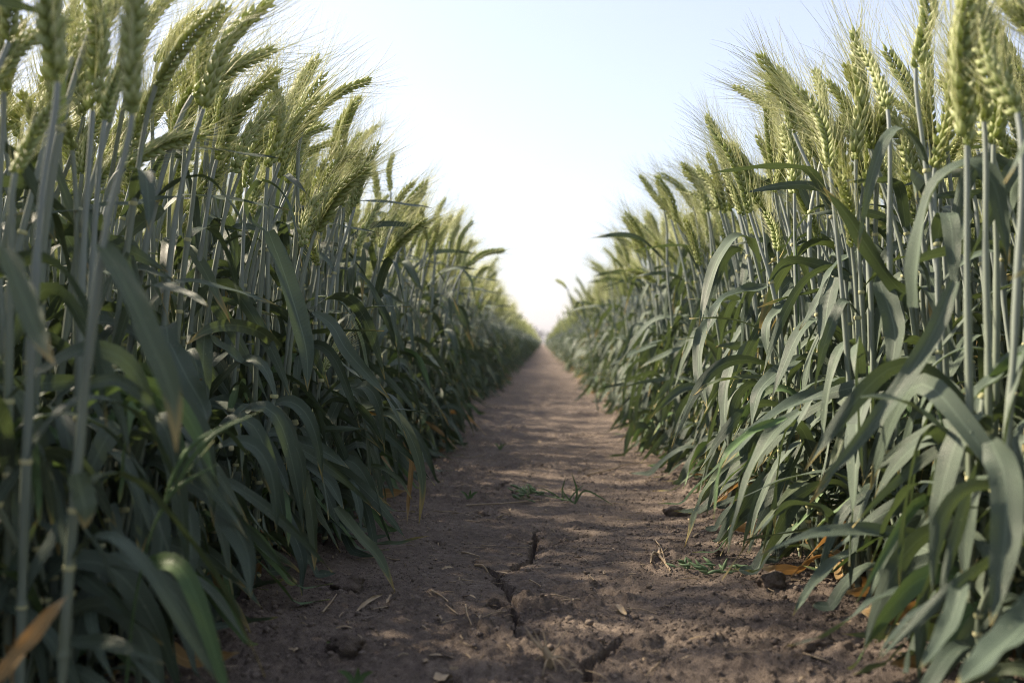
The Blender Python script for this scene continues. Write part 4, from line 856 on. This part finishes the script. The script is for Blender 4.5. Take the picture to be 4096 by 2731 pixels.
panicle("grass_panicle", [((-.042, 1.555), .004), ((-.028, 1.55), .006), ((-.012, 1.54), .003)], 'small fallen grass panicle nearest the long pale straw', 7, .012)
def seedling(x, y, h, label):
    z = gz(x, y); t = empty("seedling", (x, y, z)); tag(t, label, 'seedling', 'seedlings sprouting on the path')
    for a in (.4, 2.6, 1.4):
        g = Geo(); blade(g, (0, 0, 0), (math.cos(a)*h*.4, 0, h*.6), (math.cos(a)*h*.9, -.004, h*(.75+.3*math.sin(a))), .004); link("blade", g.mesh("blade", [M_BRIGHT]), t)
seedling(-.117, 1.575, .018, 'tiny green seedling in shade left of the tuft')
seedling(-.10, 2.32, .018, 'green seedling farther up the path on the left')
seedling(-.165, .80, .012, 'small seedling among dark clods at lower left')
seedling(-.135, .715, .016, 'green seedling at the bottom edge, lower left')
# weed grass in front of the left wheat
def weed():
    bx, by = -.265, .62; z = gz(bx, by); t = empty("weed_grass", (bx, by, z)); tag(t, 'light green weed grass with arched blade before the left wheat', 'weed grass')
    g = Geo(); P = smooth_path([(0, 0, 0), (.010, 0, .09), (.026, 0, .14), (.055, .01, .18)], 16); tube(g, P, np.linspace(.0012, .0005, 16), 5, 0); link("stalk", g.mesh("stalk", [M_BRIGHT]), t)
    g = Geo(); blade(g, (.017, 0, .105), (.045, -.02, .105), (.085, -.04, .02), .011); link("leaf", g.mesh("leaf", [M_BRIGHT]), t)
    g = Geo()
    for dx, dz in ((.045, .165), (.06, .195), (.075, .20)): tube(g, smooth_path([(.022, 0, .13), (dx*.7, 0, dz*.9), (dx+.012, .01, dz)], 9), np.array([.0004, .0006, .0012, .0017, .0018, .0015, .0011, .0006, .0002]), 5, 0)
    link("panicle", g.mesh("panicle", [M_BRIGHT]), t)
weed()
# tall weed grass stems before the right wheat
def tall_grass(x, y, pts_, wd, label):
    z = gz(x, y); t = empty("weed_grass", (x, y, z)); tag(t, label, 'weed grass'); g = Geo(); tube(g, smooth_path(pts_, 18), np.linspace(.0013, .0008, 18), 5, 0); link("stalk", g.mesh("stalk", [M_BRIGHT]), t)
    k = pts_[1]; g = Geo(); blade(g, k, (k[0]-.03, k[1]-.02, k[2]+.05), (k[0]-.09, k[1]-.05, k[2]-.02), wd); link("leaf", g.mesh("leaf", [M_BRIGHT]), t)
tall_grass(.30, 1.13, [(0, 0, 0), (-.006, 0, .10), (-.012, 0, .25), (-.016, 0, .36)], .006, 'thin yellow green grass stem beside the straight dark right ear')
tall_grass(.31, .76, [(0, 0, 0), (.0, 0, .07), (-.004, 0, .15), (-.02, -.01, .20)], .008, 'bright green grass with drooping blade in the right foreground')
# ------------------------------------------------------------------ far trees at the end of the field
def trees():
    g = Geo(); tri = np.random.default_rng(12)
    for k in range(120):
        x = -130+k*2.2+tri.uniform(-1, 1); y = 330+tri.uniform(-15, 15); h = tri.uniform(4.4, 7.2); wd = tri.uniform(1.6, 2.6)
        tube(g, np.array([(x, y, 0), (x+.1, y, h*.35), (x, y, h*.8)]), np.array([.22, .16, .05]), 6, 0)
        for q in range(55):
            d = nrm(tri.normal(0, 1, 3)); p = np.array([x, y, h*.62])+d*np.array([wd, wd, h*.38])*tri.random()**.4; e = nrm(tri.normal(0, 1, 3)); f_ = nrm(np.cross(e, tri.normal(0, 1, 3))); s = tri.uniform(.3, .75)
            g.add(np.array([p-e*s-f_*s*.4, p+f_*s*.6-e*.2*s, p+e*s+f_*s*.3, p-f_*s*.6]), [[0, 1, 2, 3]], np.zeros((4, 2)), 0)
    o = link("far_trees", g.mesh("far_trees", [M_TREE])); tag(o, 'hazy line of far trees at the end of the field', 'trees', kind='stuff')
trees()
# ------------------------------------------------------------------ hazy air
HAZE = True
if HAZE:
    import bmesh
    bm = bmesh.new(); bmesh.ops.create_cube(bm, size=1); me = bpy.data.meshes.new("haze"); bm.to_mesh(me); bm.free()
    hz = link("haze", me); hz.scale = (320, 460, 10.5); hz.location = (0, 160, 4.25)
    m = bpy.data.materials.new("haze"); m.use_nodes = True; t = m.node_tree; t.nodes.remove(t.nodes["Principled BSDF"])
    pv = t.nodes.new("ShaderNodeVolumePrincipled"); pv.inputs['Color'].default_value = (.92, .94, 1, 1); pv.inputs['Density'].default_value = .0007; pv.inputs['Anisotropy'].default_value = .3
    t.links.new(pv.outputs[0], t.nodes["Material Output"].inputs['Volume']); me.materials.append(m); tag(hz, 'pale haze over the field', 'haze', kind='stuff')
